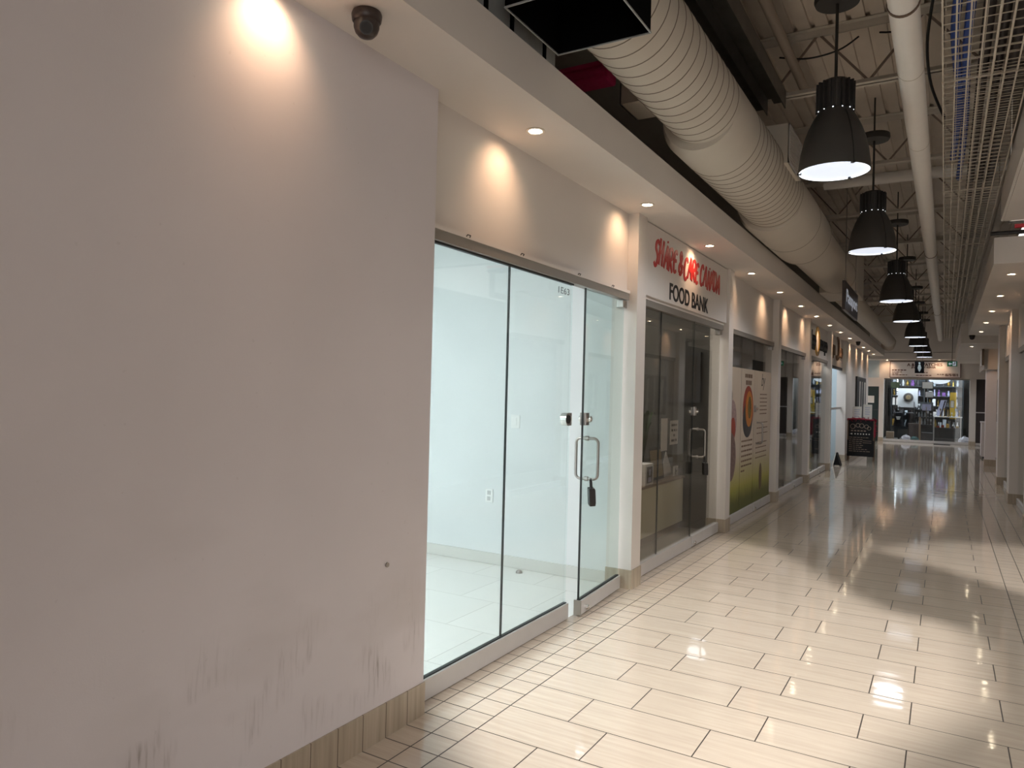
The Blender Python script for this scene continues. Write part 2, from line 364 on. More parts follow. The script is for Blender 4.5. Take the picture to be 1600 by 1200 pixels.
# right side: raised bulkhead over the court, near end of frame
def slab(name, outer, holes, z0, z1, m):
    cu = bpy.data.curves.new(name, 'CURVE'); cu.dimensions = '2D'; cu.fill_mode = 'BOTH'; cu.extrude = (z1-z0)/2
    for ring in [outer]+holes:
        sp = cu.splines.new('POLY'); sp.points.add(len(ring)-1); sp.use_cyclic_u = True
        for p, q in zip(sp.points, ring): p.co = (q[0], q[1], 0, 1)
    t = bpy.data.objects.new(name, cu); COL.objects.link(t)
    me = bpy.data.meshes.new_from_object(t.evaluated_get(bpy.context.evaluated_depsgraph_get())); bpy.data.objects.remove(t)
    me.transform(Matrix.Translation((0, 0, (z0+z1)/2)))
    return tagit(link(name, me, m), kind='structure')
ZB = 3.49
def up(p):                                 # where the added spot's beam that reaches floor point p crosses the bulkhead
    k = ZB/SUN[2]; return (p[0]+(SUN[0]-p[0])*k, p[1]+(SUN[1]-p[1])*k)
lit1 = [(.02, 3.1), (.30, 2.70), (.9, 2.30), (1.55, 2.2), (1.985, 3.50), (2.06, 3.74), (2.41, 4.48), (2.43, 5.60), (2.34, 6.0), (2.09, 6.12), (1.80, 6.17), (1.35, 6.84), (.76, 7.85), (.02, 8.25)]
lit2 = [(1.46, 8.60), (2.05, 8.09), (2.76, 7.37), (3.3, 6.9), (3.3, 10.0), (2.2, 9.6)]
slab('ceiling', [(2.66, -6), (9, -6), (9, 9.12), (2.66, 9.12)], [[up(p) for p in lit1], [up(p) for p in lit2]], ZB, ZB+.06, M['soffit'])  # openings added out of view, shaped so the beam draws the floor patches
struct('wall_right', B().box(2.635, 2.658, -6, 9.12, ZB, 3.82), M['soffit'])
struct('wall_right', B().box(2.72, 2.80, -6, 9.12, 3.50, 9.0), M['greywall'])  # added unseen upstand, blocks beam spill onto the left wall
struct('wall_right', B().box(8.9, 9.0, -6, 31, 0, 9.2), M['paint'])
struct('wall_back', B().box(-.5, 2.9, -6.1, -6, 0, 5.2), M['paint'])  # added unseen to cut the open background's reflection in the end glass
struct('wall_right', B().box(2.72, 9, 9.3, 9.42, 3.52, 9.2), M['greywall'])
# right-hand shop row
struct('ceiling', B().box(2.587, 3.5, 9.24, 19.2, ZS, 3.345), M['soffit'])
struct('ceiling', B().box(2.45, 3.6, 19.2, 29.6, 2.90, 3.345), M['soffit'])
struct('wall_right', B().box(3.5, 3.6, 9.24, 29.6, 3.0, 5.0), M['greywall'])
RP = [11.37, 14.28, 17.19]
for i, y in enumerate(RP):
    p = struct('trim_2', B().box(3.05, 3.30, y-.45, y, 0, ZS), M['paint'])
    obj('base', B().box(3.041, 3.31, y-.459, y+.009, 0, .16), M['base'], p)
for a, b_ in ((9.24, 10.92), (11.37, 13.83), (14.28, 16.74)):
    struct('wall_right', B().box(3.14, 3.30, a, b_, 2.45, ZS), M['paint'])
    t = thing('storefront_glazing', 'smoky glass storefront between right-hand pillars, %s' % ('cut by the photo edge' if a < 10 else 'nearer of the two visible' if a < 12 else 'farther of the two visible'), 'storefront', (3.17, (a+b_)/2, 0))
    obj('glass', B().box(3.165, 3.177, a, b_, .10, 2.38), M['smoke'], t); obj('bottom_rail', B().box(3.15, 3.19, a, b_, .004, .10), M['alu'], t)
    obj('header_channel', B().box(3.145, 3.20, a, b_, 2.37, 2.45), M['chan'], t)
struct('wall_right', B().box(4.6, 4.7, 9.24, 17.2, 0, 3.2), M['darkwall'])
struct('wall_right', B().box(3.30, 4.6, 17.0, 17.19, 0, 3.2), M['paint'])
struct('wall_right', B().box(3.9, 4.0, 17.2, 31, 0, 3.2), M['darkwall'])
# far bulkhead and end wall
struct('wall_end', B().box(-.42, 3.9, 29.6, 29.75, 3.30, 5.0), M['soffit'])
struct('ceiling', B().box(-4, 9, 29.75, 31.0, 3.08, 3.30), M['soffit'])
struct('wall_end', B().box(-.42, 3.9, 29.58, 29.75, 3.06, 3.285), M['soffit'])
struct('wall_end', B().box(.0, 3.9, 31.0, 31.2, 2.40, 3.08), M['paint'])
for a, b_ in ((0.0, .165), (2.93, 3.13)):
    p = struct('trim_3', B().box(a, b_, 30.97, 31.2, 0, 2.40), M['paint']); obj('base', B().box(a-.006, b_+.006, 30.963, 31.0, 0, .15), M['base'], p)
struct('wall_end', B().box(-5, 9, 35.2, 35.3, 0, 3.4), M['darkwall'])
struct('ceiling', B().box(-5, 9, 31.2, 35.3, 2.95, 3.05), M['greywall'])
struct('wall_end', B().box(-.04, .0, 31.2, 35.2, 0, 3), M['darkwall'])
struct('wall_end', B().box(3.06, 3.12, 31.2, 35.2, 0, 3), M['darkwall'])
struct('wall_end', B().box(-4, 0, 31.0, 31.15, 2.08, 2.42), M['paint'])
struct('wall_end', B().box(-4, 0, 31.0, 31.15, 2.42, 3.3), M['bluew'])
struct('wall_left', B().box(-4.1, -4, 26.75, 31.1, 0, 3.2), M['paint'])
# shop interiors behind the left glass
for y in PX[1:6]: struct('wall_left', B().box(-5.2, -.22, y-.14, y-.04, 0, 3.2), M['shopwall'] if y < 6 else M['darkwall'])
struct('wall_left', B().box(-5.2, -.22, 20.22, 20.34, 0, 3.2), M['bluew'])
struct('wall_left', B().box(-5.3, -5.2, -3, 5.7, 0, 3.2), M['shopwall'])
struct('wall_left', B().box(-5.2, -.16, -3.1, -3, 0, 3.2), M['shopwall'])
struct('wall_left', B().box(-.175, -.165, -3, 2.85, 0, 3.05), M['shopwall'])
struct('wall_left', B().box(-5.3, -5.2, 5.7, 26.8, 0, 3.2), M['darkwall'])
struct('wall_left', B().box(-5.2, -.22, 26.65, 26.75, 0, 3.2), M['paint'])
struct('ceiling', B().box(-5.2, -.17, -3, 5.7, 3.06, 3.2), M['shopwall'])
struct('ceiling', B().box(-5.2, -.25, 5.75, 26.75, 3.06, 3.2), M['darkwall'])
struct('baseboard_left', B().box(-5.2, -.225, 5.625, 5.64, 0, .10), mat('shop_base', (.66, .66, .63), .4))
for x in (-1.6, -3.6):
    for y in (-.8, 2.6):
        obj('ceiling_light_panel', B().box(x-.3, x+.3, y-.6, y+.6, 3.04, 3.058), M['panel'], label='bright white ceiling panel inside the empty unit behind glass', cat='light', group='ceiling panels of the empty unit')
exec_parts = None
# ------------------------------------------------------------------ glass storefronts, left row
XG = -.10
def dhandle(par, y, z0, z1, x, reach=.085, name='pull_handle', m='steel', back=True):
    for s in ((1, -1) if back else (1,)):
        b = B(); rr = .035; pts = []
        xs = x+s*.006; xe = x+s*reach
        pts.append((xs, y, z0))
        for k in range(7):
            a = -PI/2+PI/2*k/6; pts.append((xe-s*rr+s*rr*math.cos(a), y, z0+rr+rr*math.sin(a)))
        for k in range(7):
            a = PI/2*k/6; pts.append((xe-s*rr+s*rr*math.cos(a), y, z1-rr+rr*math.sin(a)))
        pts.append((xs, y, z1))
        b.tube(pts, .0105, 12); b.cyl((x, y, z0), (x+s*.012, y, z0), .017); b.cyl((x, y, z1), (x+s*.012, y, z1), .017)
        obj(name, b, M[m], par, smooth=True)
def lockset(par, y, z, x=XG):
    l = obj('lock_body', B().box(x-.022, x+.026, y-.035, y+.03, z-.045, z+.045, .004), M['steel'], par)
    obj('lock_knob', B().cyl((x+.02, y+.012, z), (x+.046, y+.012, z), .023).cyl((x+.045, y+.012, z), (x+.052, y+.012, z), .012), M['chrome'], par, smooth=True)
    obj('lock_knob', B().cyl((x-.02, y+.012, z), (x-.042, y+.012, z), .023), M['chrome'], par, smooth=True)

t = thing('glass_storefront', 'clear fixed glass storefront of the brightly lit empty unit', 'storefront', (XG, 3.7, 0))
for a, b_ in ((2.855, 3.725), (3.731, 4.585)): obj('glass_panel', B().box(XG-.006, XG+.006, a, b_, .09, 2.35), M['clear'], t)
obj('panel_seal', B().box(XG-.006, XG+.007, 3.725, 3.731, .1, 2.345), M['rubber'], t)
obj('bottom_rail', B().box(XG-.025, XG+.025, 2.852, 4.60, .004, .112, .003), M['alu'], t)
obj('rail_gasket', B().box(XG-.012, XG+.012, 2.856, 4.59, .112, .117), M['rubber'], t)
h = obj('header_channel', B().box(XG-.03, XG+.035, 2.852, 5.57, 2.350, 2.405), M['chan'], t)
obj('header_lip', B().box(XG-.03, XG+.042, 2.852, 5.57, 2.405, 2.428), M['paint'], h)
obj('header_gasket', B().box(XG-.012, XG+.012, 2.856, 4.59, 2.340, 2.350), M['rubber'], h)
for y in (3.22, 3.80, 4.6, 5.2): obj('hook', B().tube([(XG+.043, y-.016, 2.412), (XG+.050, y-.014, 2.422), (XG+.050, y+.014, 2.422), (XG+.043, y+.016, 2.412)], .003, 6), M['black'], h)
text('unit_number', '1E63', M['grey'], t, (XG+.0065, 4.345, 2.262), .062, width=.165, depth=.0005, label='grey unit number 1E63 on the glass')
k = obj('strike_box', B().box(XG-.02, XG+.02, 4.535, 4.592, 1.355, 1.445, .004).cyl((XG-.022, 4.535, 1.40), (XG+.022, 4.535, 1.40), .045, n=24), M['chrome'], t, smooth=True)
obj('strike_ring', B().cyl((XG+.018, 4.53, 1.40), (XG+.026, 4.53, 1.40), .03), M['black'], k)

dt = thing('glass_door', 'glass door standing slightly ajar at the empty unit', 'door', (XG, 5.55, 0)); dt.rotation_euler[2] = R(3.4)
obj('glass_leaf', B().box(XG-.006, XG+.006, 4.70, 5.53, .10, 2.335), M['clearside'], dt)
obj('leaf_edge', B().box(XG-.0065, XG+.0065, 4.694, 4.702, .10, 2.335), M['rubber'], dt)
obj('bottom_rail', B().box(XG-.026, XG+.026, 4.69, 5.535, .012, .112, .003), M['alu'], dt)
obj('rail_gasket', B().box(XG-.012, XG+.012, 4.70, 5.53, .112, .119), M['rubber'], dt)
obj('rail_end_cap', B().box(XG-.027, XG+.027, 4.682, 4.692, .010, .114), M['chan'], dt)
obj('floor_bolt', B().cyl((XG+.02, 4.775, .052), (XG+.05, 4.775, .052), .018).cyl((XG+.05, 4.775, .052), (XG+.055, 4.775, .052), .013), M['chrome'], dt, smooth=True)
obj('patch_hinge', B().box(XG-.03, XG+.03, 5.44, 5.535, 2.28, 2.34, .004).cyl((XG+.03, 5.47, 2.31), (XG+.035, 5.47, 2.31), .018), M['steel'], dt)
lockset(dt, 4.735, 1.40); dhandle(dt, 4.80, .965, 1.258, XG)
pl = thing('lock_box', 'black combination lock box hanging from the door pull', 'lock', (XG+.09, 4.80, .83))
pl.rotation_euler = (R(6), R(-5), R(38))
obj('case', B().box(XG+.068, XG+.112, 4.768, 4.836, .775, .905, .006), M['black'], pl)
obj('dial_plate', B().box(XG+.110, XG+.116, 4.776, 4.828, .79, .893, .002), M['lens'], pl)
bb = B(); pts = [(XG+.09, 4.783, .90)]+[(XG+.09, 4.802-.019*math.cos(a), .945+.025*math.sin(a)) for a in [PI*i/8 for i in range(9)]]+[(XG+.09, 4.821, .90)]
obj('shackle', bb.tube(pts, .006, 8), M['black'], pl, smooth=True)
obj('light_switch', B().box(-1.20, -1.11, 5.632, 5.638, 1.25, 1.37, .002).box(-1.172, -1.138, 5.626, 5.632, 1.275, 1.345, .002), M['white'], label='white rocker light switch on the empty unit\'s far wall', cat='switch')
o = obj('power_outlet', B().box(-1.455, -1.375, 5.632, 5.638, .56, .68, .002), M['white'], label='white double power outlet low on the empty unit\'s far wall', cat='outlet')
obj('socket', B().box(-1.432, -1.398, 5.627, 5.633, .575, .612, .002).box(-1.432, -1.398, 5.627, 5.633, .628, .665, .002), M['socket'], o)
obj('door_stop', B().sphere((-1.0, 5.5, .0), .03, (1, 1, 1.0)), M['steel'], smooth=True, label='small grey dome door stop on the empty unit\'s white floor', cat='door stop')
obj('wall_plug', B().cyl((0, 2.555, .786), (.006, 2.555, .786), .011), M['steel'], smooth=True, label='small round metal plug low on the bare white wall', cat='plug')

def front(a, b_, name, label, gm, joint, doory, header=2.35, film=False, handle=True):
    t = thing(name, label, 'storefront', (XG, (a+b_)/2, 0))
    c = a
    for j in joint+[doory]:
        obj('glass_panel', B().box(XG-.006, XG+.006, c+.003, j-.004, .09, header), M[gm], t)
        obj('panel_seal', B().box(XG-.006, XG+.0065, j-.004, j+.002, .11, header), M['rubber'], t); c = j
    obj('bottom_rail', B().box(XG-.025, XG+.025, a+.002, doory-.004, .004, .115, .003), M['alu'], t)
    h = obj('header_channel', B().box(XG-.03, XG+.035, a+.002, b_-.002, header, header+.058), M['chan'], t)
    obj('header_lip', B().box(XG-.03, XG+.04, a+.002, b_-.002, header+.058, 2.428), M['paint'], h)
    d = obj('glass_door', B().box(XG-.006, XG+.006, doory+.003, b_-.03, .09, header-.015), M[gm], t)
    obj('bottom_rail', B().box(XG-.026, XG+.030, doory+.002, b_-.02, .008, .118, .003), M['alu'], d)
    obj('patch_hinge', B().box(XG-.03, XG+.03, b_-.13, b_-.03, header-.06, header-.002, .004), M['steel'], d)
    obj('floor_bolt', B().cyl((XG+.02, doory+.06, .045), (XG+.052, doory+.06, .045), .018), M['chrome'], d, smooth=True)
    if handle: lockset(d, doory+.04, 1.42); dhandle(d, doory+.20, .93, 1.225, XG)
    return t, d
t2, d2 = front(5.78, 8.51, 'glass_storefront', 'smoky glass storefront under the red lettered food bank sign', 'smoke', [6.45], 7.48)
pl2 = dup(pl, (XG+.092, 7.68, .80), 'small black padlock hanging on the food bank door pull'); pl2['category'] = 'lock'
t3, d3 = front(8.71, 11.44, 'glass_storefront', 'glass storefront covered by printed food film with a clear strip above', 'smoke', [9.55], 10.30)
t4, d4 = front(11.64, 14.37, 'glass_storefront', 'plain dark glass storefront between the film and the black letters', 'smoke', [12.6], 13.3, handle=False)
t5, d5 = front(14.57, 17.30, 'glass_storefront', 'glass storefront beneath black letters with goods on shelves inside', 'far', [15.5], 16.3, handle=False)

# printed film on the third front
XF = XG+.0075
t = thing('printed_window_film', 'cream printed window film with food dishes, text and grass', 'window film', (XF, 10.0, .1))
for a, b_ in ((8.73, 9.545), (9.556, 10.295), (10.306, 11.40)): obj('film_sheet', B().box(XF, XF+.001, a, b_, .12, 1.95), M['film'], t)
def disc(nm, y, z, ry, rz, m, dx=.002, par=t, n=28):
    obj(nm, B().prism([(y+ry*math.cos(2*PI*i/n), z+rz*math.sin(2*PI*i/n)) for i in range(n)], XF+.001, XF+dx), M[m], par)
disc('printed_dish', 8.97, 1.75, .08, .09, 'mauve', .0015); disc('printed_dish', 9.0, 1.58, .10, .12, 'slate', .002); disc('printed_dish', 9.12, 1.27, .21, .27, 'plum', .0025); disc('dish_filling', 9.15, 1.18, .13, .14, 'dred', .003); disc('printed_dish', 9.08, .83, .24, .30, 'plum2', .0035); disc('dish_filling', 9.0, 1.06, .10, .16, 'brown', .004)
disc('bowl_rim', 9.95, 1.40, .30, .33, 'dred', .002); disc('printed_bowl', 9.93, 1.28, .27, .24, 'slate', .003); disc('bowl_soup', 10.00, 1.42, .20, .24, 'orange', .004)
disc('bowl_garnish', 10.02, 1.44, .10, .15, 'gold', .005)
rnd = random.Random(4)
for y0_, y1_, z_, h_ in [(9.62, 10.22 if i < 6 else 9.8, 1.00-.065*i, .022) for i in range(7)]+[(10.66, 11.12, 1.62-.055*i, .016) for i in range(6)]+[(10.5, 11.2, 1.22-.075*i, .012) for i in range(3)]+[(10.45, 11.15, .94-.07*i, .014) for i in range(4)]+[(9.75, 10.15, 1.86, .05), (9.8, 10.12, 1.77, .06)]:
    bb = B(); strokes(bb, XF+.001, y0_, y1_, z_, h_, rnd); obj('printed_line', bb, M['inkb'], t)
text('script_lettering', 'by', M['ink'], t, (XF+.0012, 10.72, 1.74), .26, shear=.3, depth=.0006)
disc('printed_hare', 10.78, .45, .09, .19, 'brown', .002)

# ------------------------------------------------------------------ signs, left row
t = thing('shop_sign', 'white fascia sign reading SHARE & CARE CANADA FOOD BANK', 'sign', (-.06, 7.14, 2.44))
obj('sign_board', B().box(-.089, -.03, 5.785, 8.50, 2.432, 3.055), M['paint'], t)
BR = dict(S=[[(.9, .86), (.62, 1.0), (.25, .9), (.2, .68), (.55, .52), (.78, .34), (.62, .08), (.3, -.02), (.02, .12)]],
    H=[[(.12, 1.02), (.10, -.04)], [(.88, .98), (.84, -.06)], [(.02, .46), (.98, .54)]],
    A=[[(.0, -.03), (.28, .5), (.55, 1.0)], [(.55, 1.0), (.74, .5), (.9, -.05)], [(.16, .34), (.86, .38)]],
    R=[[(.12, .98), (.10, -.04)], [(.0, .92), (.5, 1.0), (.86, .82), (.7, .58), (.2, .47)], [(.3, .47), (.62, .2), (.98, -.05)]],
    E=[[(.92, .84), (.6, .98), (.22, .84), (.1, .5), (.2, .14), (.55, 0), (.92, .1)], [(.12, .52), (.8, .54)]],
    C=[[(.92, .82), (.62, 1.0), (.24, .86), (.08, .5), (.2, .12), (.55, -.02), (.92, .12)]],
    N=[[(.10, -.03), (.16, 1.0)], [(.16, 1.0), (.5, .5), (.82, -.02)], [(.82, -.02), (.9, 1.02)]],
    D=[[(.14, .98), (.10, 0)], [(.0, .94), (.5, .96), (.88, .62), (.78, .26), (.4, .02), (.04, .0)]])
BR['&'] = [[(.95, .05), (.6, .4), (.22, .78), (.4, 1.0), (.68, .84)], [(.68, .84), (.5, .6), (.12, .3), (.2, .02)], [(.2, .02), (.55, 0), (.92, .42)]]
def brush(ch, y0, y1, z0, h):                # one hand-brushed letter, flat on the sign board
    b = B()
    for si, st in enumerate(BR[ch]):
        P = [Vector((0, y0+(y1-y0)*.86*p[0]+.22*h*p[1], z0+h*p[1])) for p in st]; Q = []
        for i in range(len(P)-1):
            p0, p1, p2, p3 = P[max(i-1, 0)], P[i], P[i+1], P[min(i+2, len(P)-1)]
            for k in range(5):
                u = k/5; Q.append(.5*((2*p1)+(p2-p0)*u+(2*p0-5*p1+4*p2-p3)*u*u+(3*p1-p0-3*p2+p3)*u**3))
        Q.append(P[-1]); n = len(Q); L, T = [], []
        for i, q in enumerate(Q):
            d = (Q[min(i+1, n-1)]-Q[max(i-1, 0)]).normalized(); nn = Vector((0, -d.z, d.y)); w_ = .0165*(.72+.4*math.sin(PI*(i+.6)/n))*(1+.25*abs(d.z))
            L.append((q-nn*w_, q+nn*w_))
        x = -.0295+.0009*si
        f_ = [(b.b.verts.new(a+Vector((x, 0, 0))), b.b.verts.new(c+Vector((x, 0, 0))), b.b.verts.new(c+Vector((x+.004, 0, 0))), b.b.verts.new(a+Vector((x+.004, 0, 0)))) for a, c in L]
        for i in range(n-1):
            for k in range(4): b.b.faces.new((f_[i][k], f_[i][(k+1) % 4], f_[i+1][(k+1) % 4], f_[i+1][k]))
        b.b.faces.new(f_[0]); b.b.faces.new(f_[-1])
    obj('brush_letter', b, M['red'], t)
LT = [('S', 6.02, 6.145), ('H', 6.14, 6.26), ('A', 6.28, 6.41), ('R', 6.40, 6.53), ('E', 6.535, 6.65), ('&', 6.69, 6.84), ('C', 6.85, 6.99), ('A', 6.985, 7.12), ('R', 7.11, 7.24), ('E', 7.23, 7.35), ('C', 7.39, 7.53), ('A', 7.52, 7.65), ('N', 7.66, 7.80), ('A', 7.79, 7.92), ('D', 7.90, 8.04), ('A', 8.03, 8.17)]
for i, (c_, a_, e_) in enumerate(LT): brush(c_, a_, e_, 2.735-.018*(i % 3 == 0)+.01*(i % 2), .205+.02*(c_ in 'SH'))
for a_, z_ in ((6.375, 2.965), (7.745, 2.935), (7.93, 2.93)): obj('accent_mark', B().prism([(a_, z_), (a_+.03, z_+.006), (a_+.026, z_+.026), (a_-.002, z_+.02)], -.0295, -.0255), M['red'], t)
text('black_lettering', 'FOOD BANK', M['blackv'], t, (-.029, 6.45, 2.468), .215, width=1.26, bold=.004, label='black upright lettering')
def glyphs(nm, y0, y1, z, h, m, par, seed):   # raised letter-like shapes where the photo's lettering cannot be read
    rnd = random.Random(seed); y = y0
    while y < y1-.04:
        b = B(); w_ = rnd.uniform(.13, .18); k = rnd.randrange(4); up = rnd.random() < .3; hh = h*(1.0 if up else .68); dn = -.08 if k == 3 else 0
        b.box(-.089, -.065, y, y+.045, z+dn, z+hh)
        if k != 1:
            b.tube([(-.077, y+.03+(w_-.06)*math.sin(PI*i/8), z+h*.66-h*.64*i/8) for i in range(9)], .022, 6)
        else: b.box(-.089, -.065, y+w_-.05, y+w_-.005, z, z+h*.66).box(-.089, -.065, y, y+w_-.01, z+h*.58, z+h*.68)
        obj(nm, b, m, par); y += w_+.02
t = thing('shop_sign', 'black raised letters round a gold oval on the fascia', 'sign', (-.08, 15.9, 2.6))
glyphs('black_lettering', 14.72, 15.62, 2.62, .30, M['blackv'], t, 3)
glyphs('black_lettering', 16.08, 17.22, 2.58, .32, M['blackv'], t, 5)
obj('gold_oval', B().lathe([(.30, -.01), (.30, .02), (.22, .02), (.22, -.01), (.30, -.01)], (-.09, 15.85, 2.74), 28, 'X'), M['gold'], t, smooth=True)
t = thing('shop_sign', 'brown raised letters and curved emblem above the open bright shop', 'sign', (-.08, 19, 2.6))
glyphs('brown_lettering', 17.7, 18.6, 2.60, .34, M['inkb'], t, 8)
obj('curved_emblem', B().tube([(-.07, 18.95+.22*math.sin(a), 2.78+.26*math.cos(a)) for a in [PI*1.25*i/14 for i in range(15)]], .03, 8), M['inkb'], t, smooth=True)
glyphs('brown_lettering', 19.3, 20.0, 2.60, .34, M['inkb'], t, 9)
t = thing('hanging_sign', 'black double hanging sign with white lettering beside the duct', 'sign', (.95, 11.66, 2.81))
obj('sign_panel', B().box(.93, .97, 10.82, 12.50, 2.81, 3.21, .004), M['sheet'], t)
text('white_lettering', 'Passport', M['wglow'], t, (.9705, 10.95, 2.94), .25, width=1.42, bold=.003)
for y in (11.0, 12.32): obj('hanger_rod', B().cyl((.95, y, 3.21), (.95, y, 4.56), .005, n=8).box(.935, .965, y-.02, y+.02, 3.19, 3.26), M['steel'], t)

# ------------------------------------------------------------------ recessed downlights and cameras
def downlight(x, y, z, label, group, aim):
    t = thing('recessed_downlight', label, 'light', (x, y, z), group)
    obj('trim_ring', B().lathe([(.052, .001), (.056, -.004), (.050, -.008), (.040, -.006), (.036, .001)], (x, y, z), 28), M['trimw'], t, smooth=True)
    obj('bulb', B().lathe([(.0, -.0035), (.034, -.0035), (.036, .0)], (x, y, z), 24), M['spotb'], t)
    obj('gimbal', B().bar((x-.036, y-.012, z-.006), (x, y+.018, z-.006), .006).bar((x, y+.018, z-.006), (x+.036, y-.012, z-.006), .006), M['trimw'], t)
    l = light('downlight_beam', 'SPOT', (x, y, z-.012), (x+aim[0], y+aim[1], z-1), aim[2], (1, .59, .34), spot_size=R(104), spot_blend=.95, shadow_soft_size=.03)
    l.parent = t; l.location = (0, 0, -.012)
    return t
LY = [.03, 1.80, 3.562, 5.357, 7.10, 8.903, 10.656, 12.386, 14.036, 15.84, 17.588, 19.414, 21.129, 22.863, 24.555, 26.313]
SPOT = 5.2
wh = ['above the bare wall, behind the dark camera', 'above the bare wall near the camera dome', 'nearest lit one, above the first glass panel', 'above the ajar glass door', 'over the red sign lettering', 'over the pillar after the food bank', 'over the printed film door',
      'over the dark glass front, nearer one', 'over the dark glass front, farther one', 'over the gold oval letters', 'over the pillar before the bright shop', 'over the open bright shop', 'beside the small far camera dome', 'just past the far camera dome', 'above the framed poster', 'last before the far bulkhead']
for y, s in zip(LY, wh): downlight(.15, y, ZS, 'round warm recessed downlight in the left soffit, ' + s, 'left soffit downlights', (-.78, 0, SPOT))
for y, s in zip((10.03, 12.02, 14.02, 16.03, 18.05), ('nearest', 'second', 'third', 'fourth', 'farthest before the camera dome')):
    downlight(2.795, y, ZS, 'round warm recessed downlight in the right soffit, ' + s, 'right soffit downlights', (.78, 0, SPOT))
downlight(2.69, 20.3, 2.90, 'round warm recessed downlight in the lower far right soffit', 'right soffit downlights', (.35, 1.0, SPOT*2))
downlight(.28, 30.62, 3.08, 'round warm downlight left of the jewellery sign at the corridor end', 'end soffit downlights', (0, .8, SPOT*1.5))
downlight(1.97, 30.62, 3.08, 'round warm downlight over the jewellery sign at the corridor end', 'end soffit downlights', (0, .8, SPOT*1.5))
def dome(x, y, z, label, look):
    t = thing('dome_camera', label, 'camera', (x, y, z))
    obj('mount', B().lathe([(.001, 0), (.056, 0), (.060, -.012), (.057, -.034), (.052, -.040)], (x, y, z), 32), M['camb'], t, smooth=True)
    obj('dome', B().lathe([(.050, -.036), (.050, -.060), (.043, -.080), (.030, -.094), (.012, -.101), (.0005, -.102)], (x, y, z), 32), M['camb'], t, smooth=True)
    d = Vector(look).normalized(); c = Vector((x, y, z-.055))
    e = obj('lens_ring', B().cyl(c+d*.034, c+d*.054, .026), M['lens'], t, smooth=True)
    obj('lens_glass', B().cyl(c+d*.053, c+d*.057, .014).cyl(c+d*.0535, c+d*.0545, .021), M['black'], e, smooth=True)
dome(.185, 2.13, ZS, 'dark dome camera on the soffit above the bare wall', (.55, -.62, -.45))
dome(.22, 20.6, ZS, 'small dark dome camera among the far left downlights', (.3, -.9, -.4))
dome(2.66, 19.02, ZS, 'dark dome camera at the end of the right soffit', (-.3, -.9, -.4))

# ------------------------------------------------------------------ pendant lamps
def pendant(x, y, z, label):
    t = thing('pendant_lamp', label, 'lamp', (x, y, z), 'row of high bay pendants')
    obj('canopy', B().lathe([(.001, 1.30), (.155, 1.30), (.160, 1.26), (.150, 1.235), (.001, 1.23)], (x, y, z), 32), M['lamp'], t, smooth=True)
    obj('stem', B().cyl((x, y, z+.64), (x, y, z+1.24), .011), M['lamp'], t, smooth=True)
    b = B().cyl((x, y, z+.44), (x, y, z+.645), .105, n=32).lathe([(.105, .645), (.09, .662), (.02, .668)], (x, y, z), 32)
    for i in range(18):
        a = 2*PI*i/18; b.obox((x+.117*math.cos(a), y+.117*math.sin(a), z+.54), (.032, .012, .205), rz=a)
    obj('housing', b, M['lampfin'], t)
    b = B()
    for i in range(12): b.sphere((x+.1205*math.cos(2*PI*i/12), y+.1205*math.sin(2*PI*i/12), z+.437), .005, u=8, v=6)
    obj('glow_slot', b, M['rim'], t)
    prof = [(.120, .44), (.126, .42), (.150, .38), (.182, .31), (.210, .23), (.230, .14), (.242, .05), (.246, .012), (.246, 0), (.240, 0), (.238, .03), (.222, .14), (.20, .23), (.17, .31), (.14, .37), (.12, .40)]
    s = obj('shade', B().lathe(prof, (x, y, z), 40), M['lamp'], t, smooth=True)
    obj('shade_seam', B().tube([(x+pr_*math.cos(-.9)*1.004, y+pr_*math.sin(-.9)*1.004, z+h) for pr_, h in prof[:9]], .004, 6), M['black'], s)
    obj('diffuser', B().lathe([(.001, .016), (.226, .012), (.236, .008)], (x, y, z), 40), M['bulb'], t)
    obj('rim_ring', B().lathe([(.228, .004), (.243, .001), (.243, .012), (.232, .012)], (x, y, z), 40), M['rim'], t)
    b = B()
    for a in (-.9, 1.2, 3.3): b.obox((x+.235*math.cos(a), y+.235*math.sin(a), z+.002), (.03, .018, .012), rz=a)
    obj('clip', b, M['black'], t)
    l = light('lamp_beam', 'SPOT', (0, 0, -.005), (0, 0, -1), 32, (.93, .96, 1.0), spot_size=R(150), spot_blend=.3, shadow_soft_size=.20); l.parent = t
    return t
first = pendant(1.44, 5.72, 3.245, 'dark grey bell pendant with glowing disc, largest and nearest')
pw = ['second nearest, in front of the white cross pipe', 'third in the row, right of the hanging sign', 'fourth in the row', 'fifth in the row', 'fourth from the far end', 'second last in the row', 'last in the row, before the jewellery sign']
lamps = [first]
for (x, y, z), s in zip([(1.44, 8.95, 3.235), (1.46, 13.2, 3.18), (1.46, 16.7, 3.185), (1.48, 21.2, 3.20), (1.46, 24.3, 3.18), (1.50, 26.9, 3.15), (1.53, 28.7, 3.08)], pw):
    lamps.append(dup(first, (x, y, z), 'dark grey bell pendant with glowing disc, ' + s))
for l in lamps: x, y, z = l.location; obj('hanger', B().cyl((x, y, z+1.29), (x, y, 4.952), .009, n=10), M['lamp'], l)

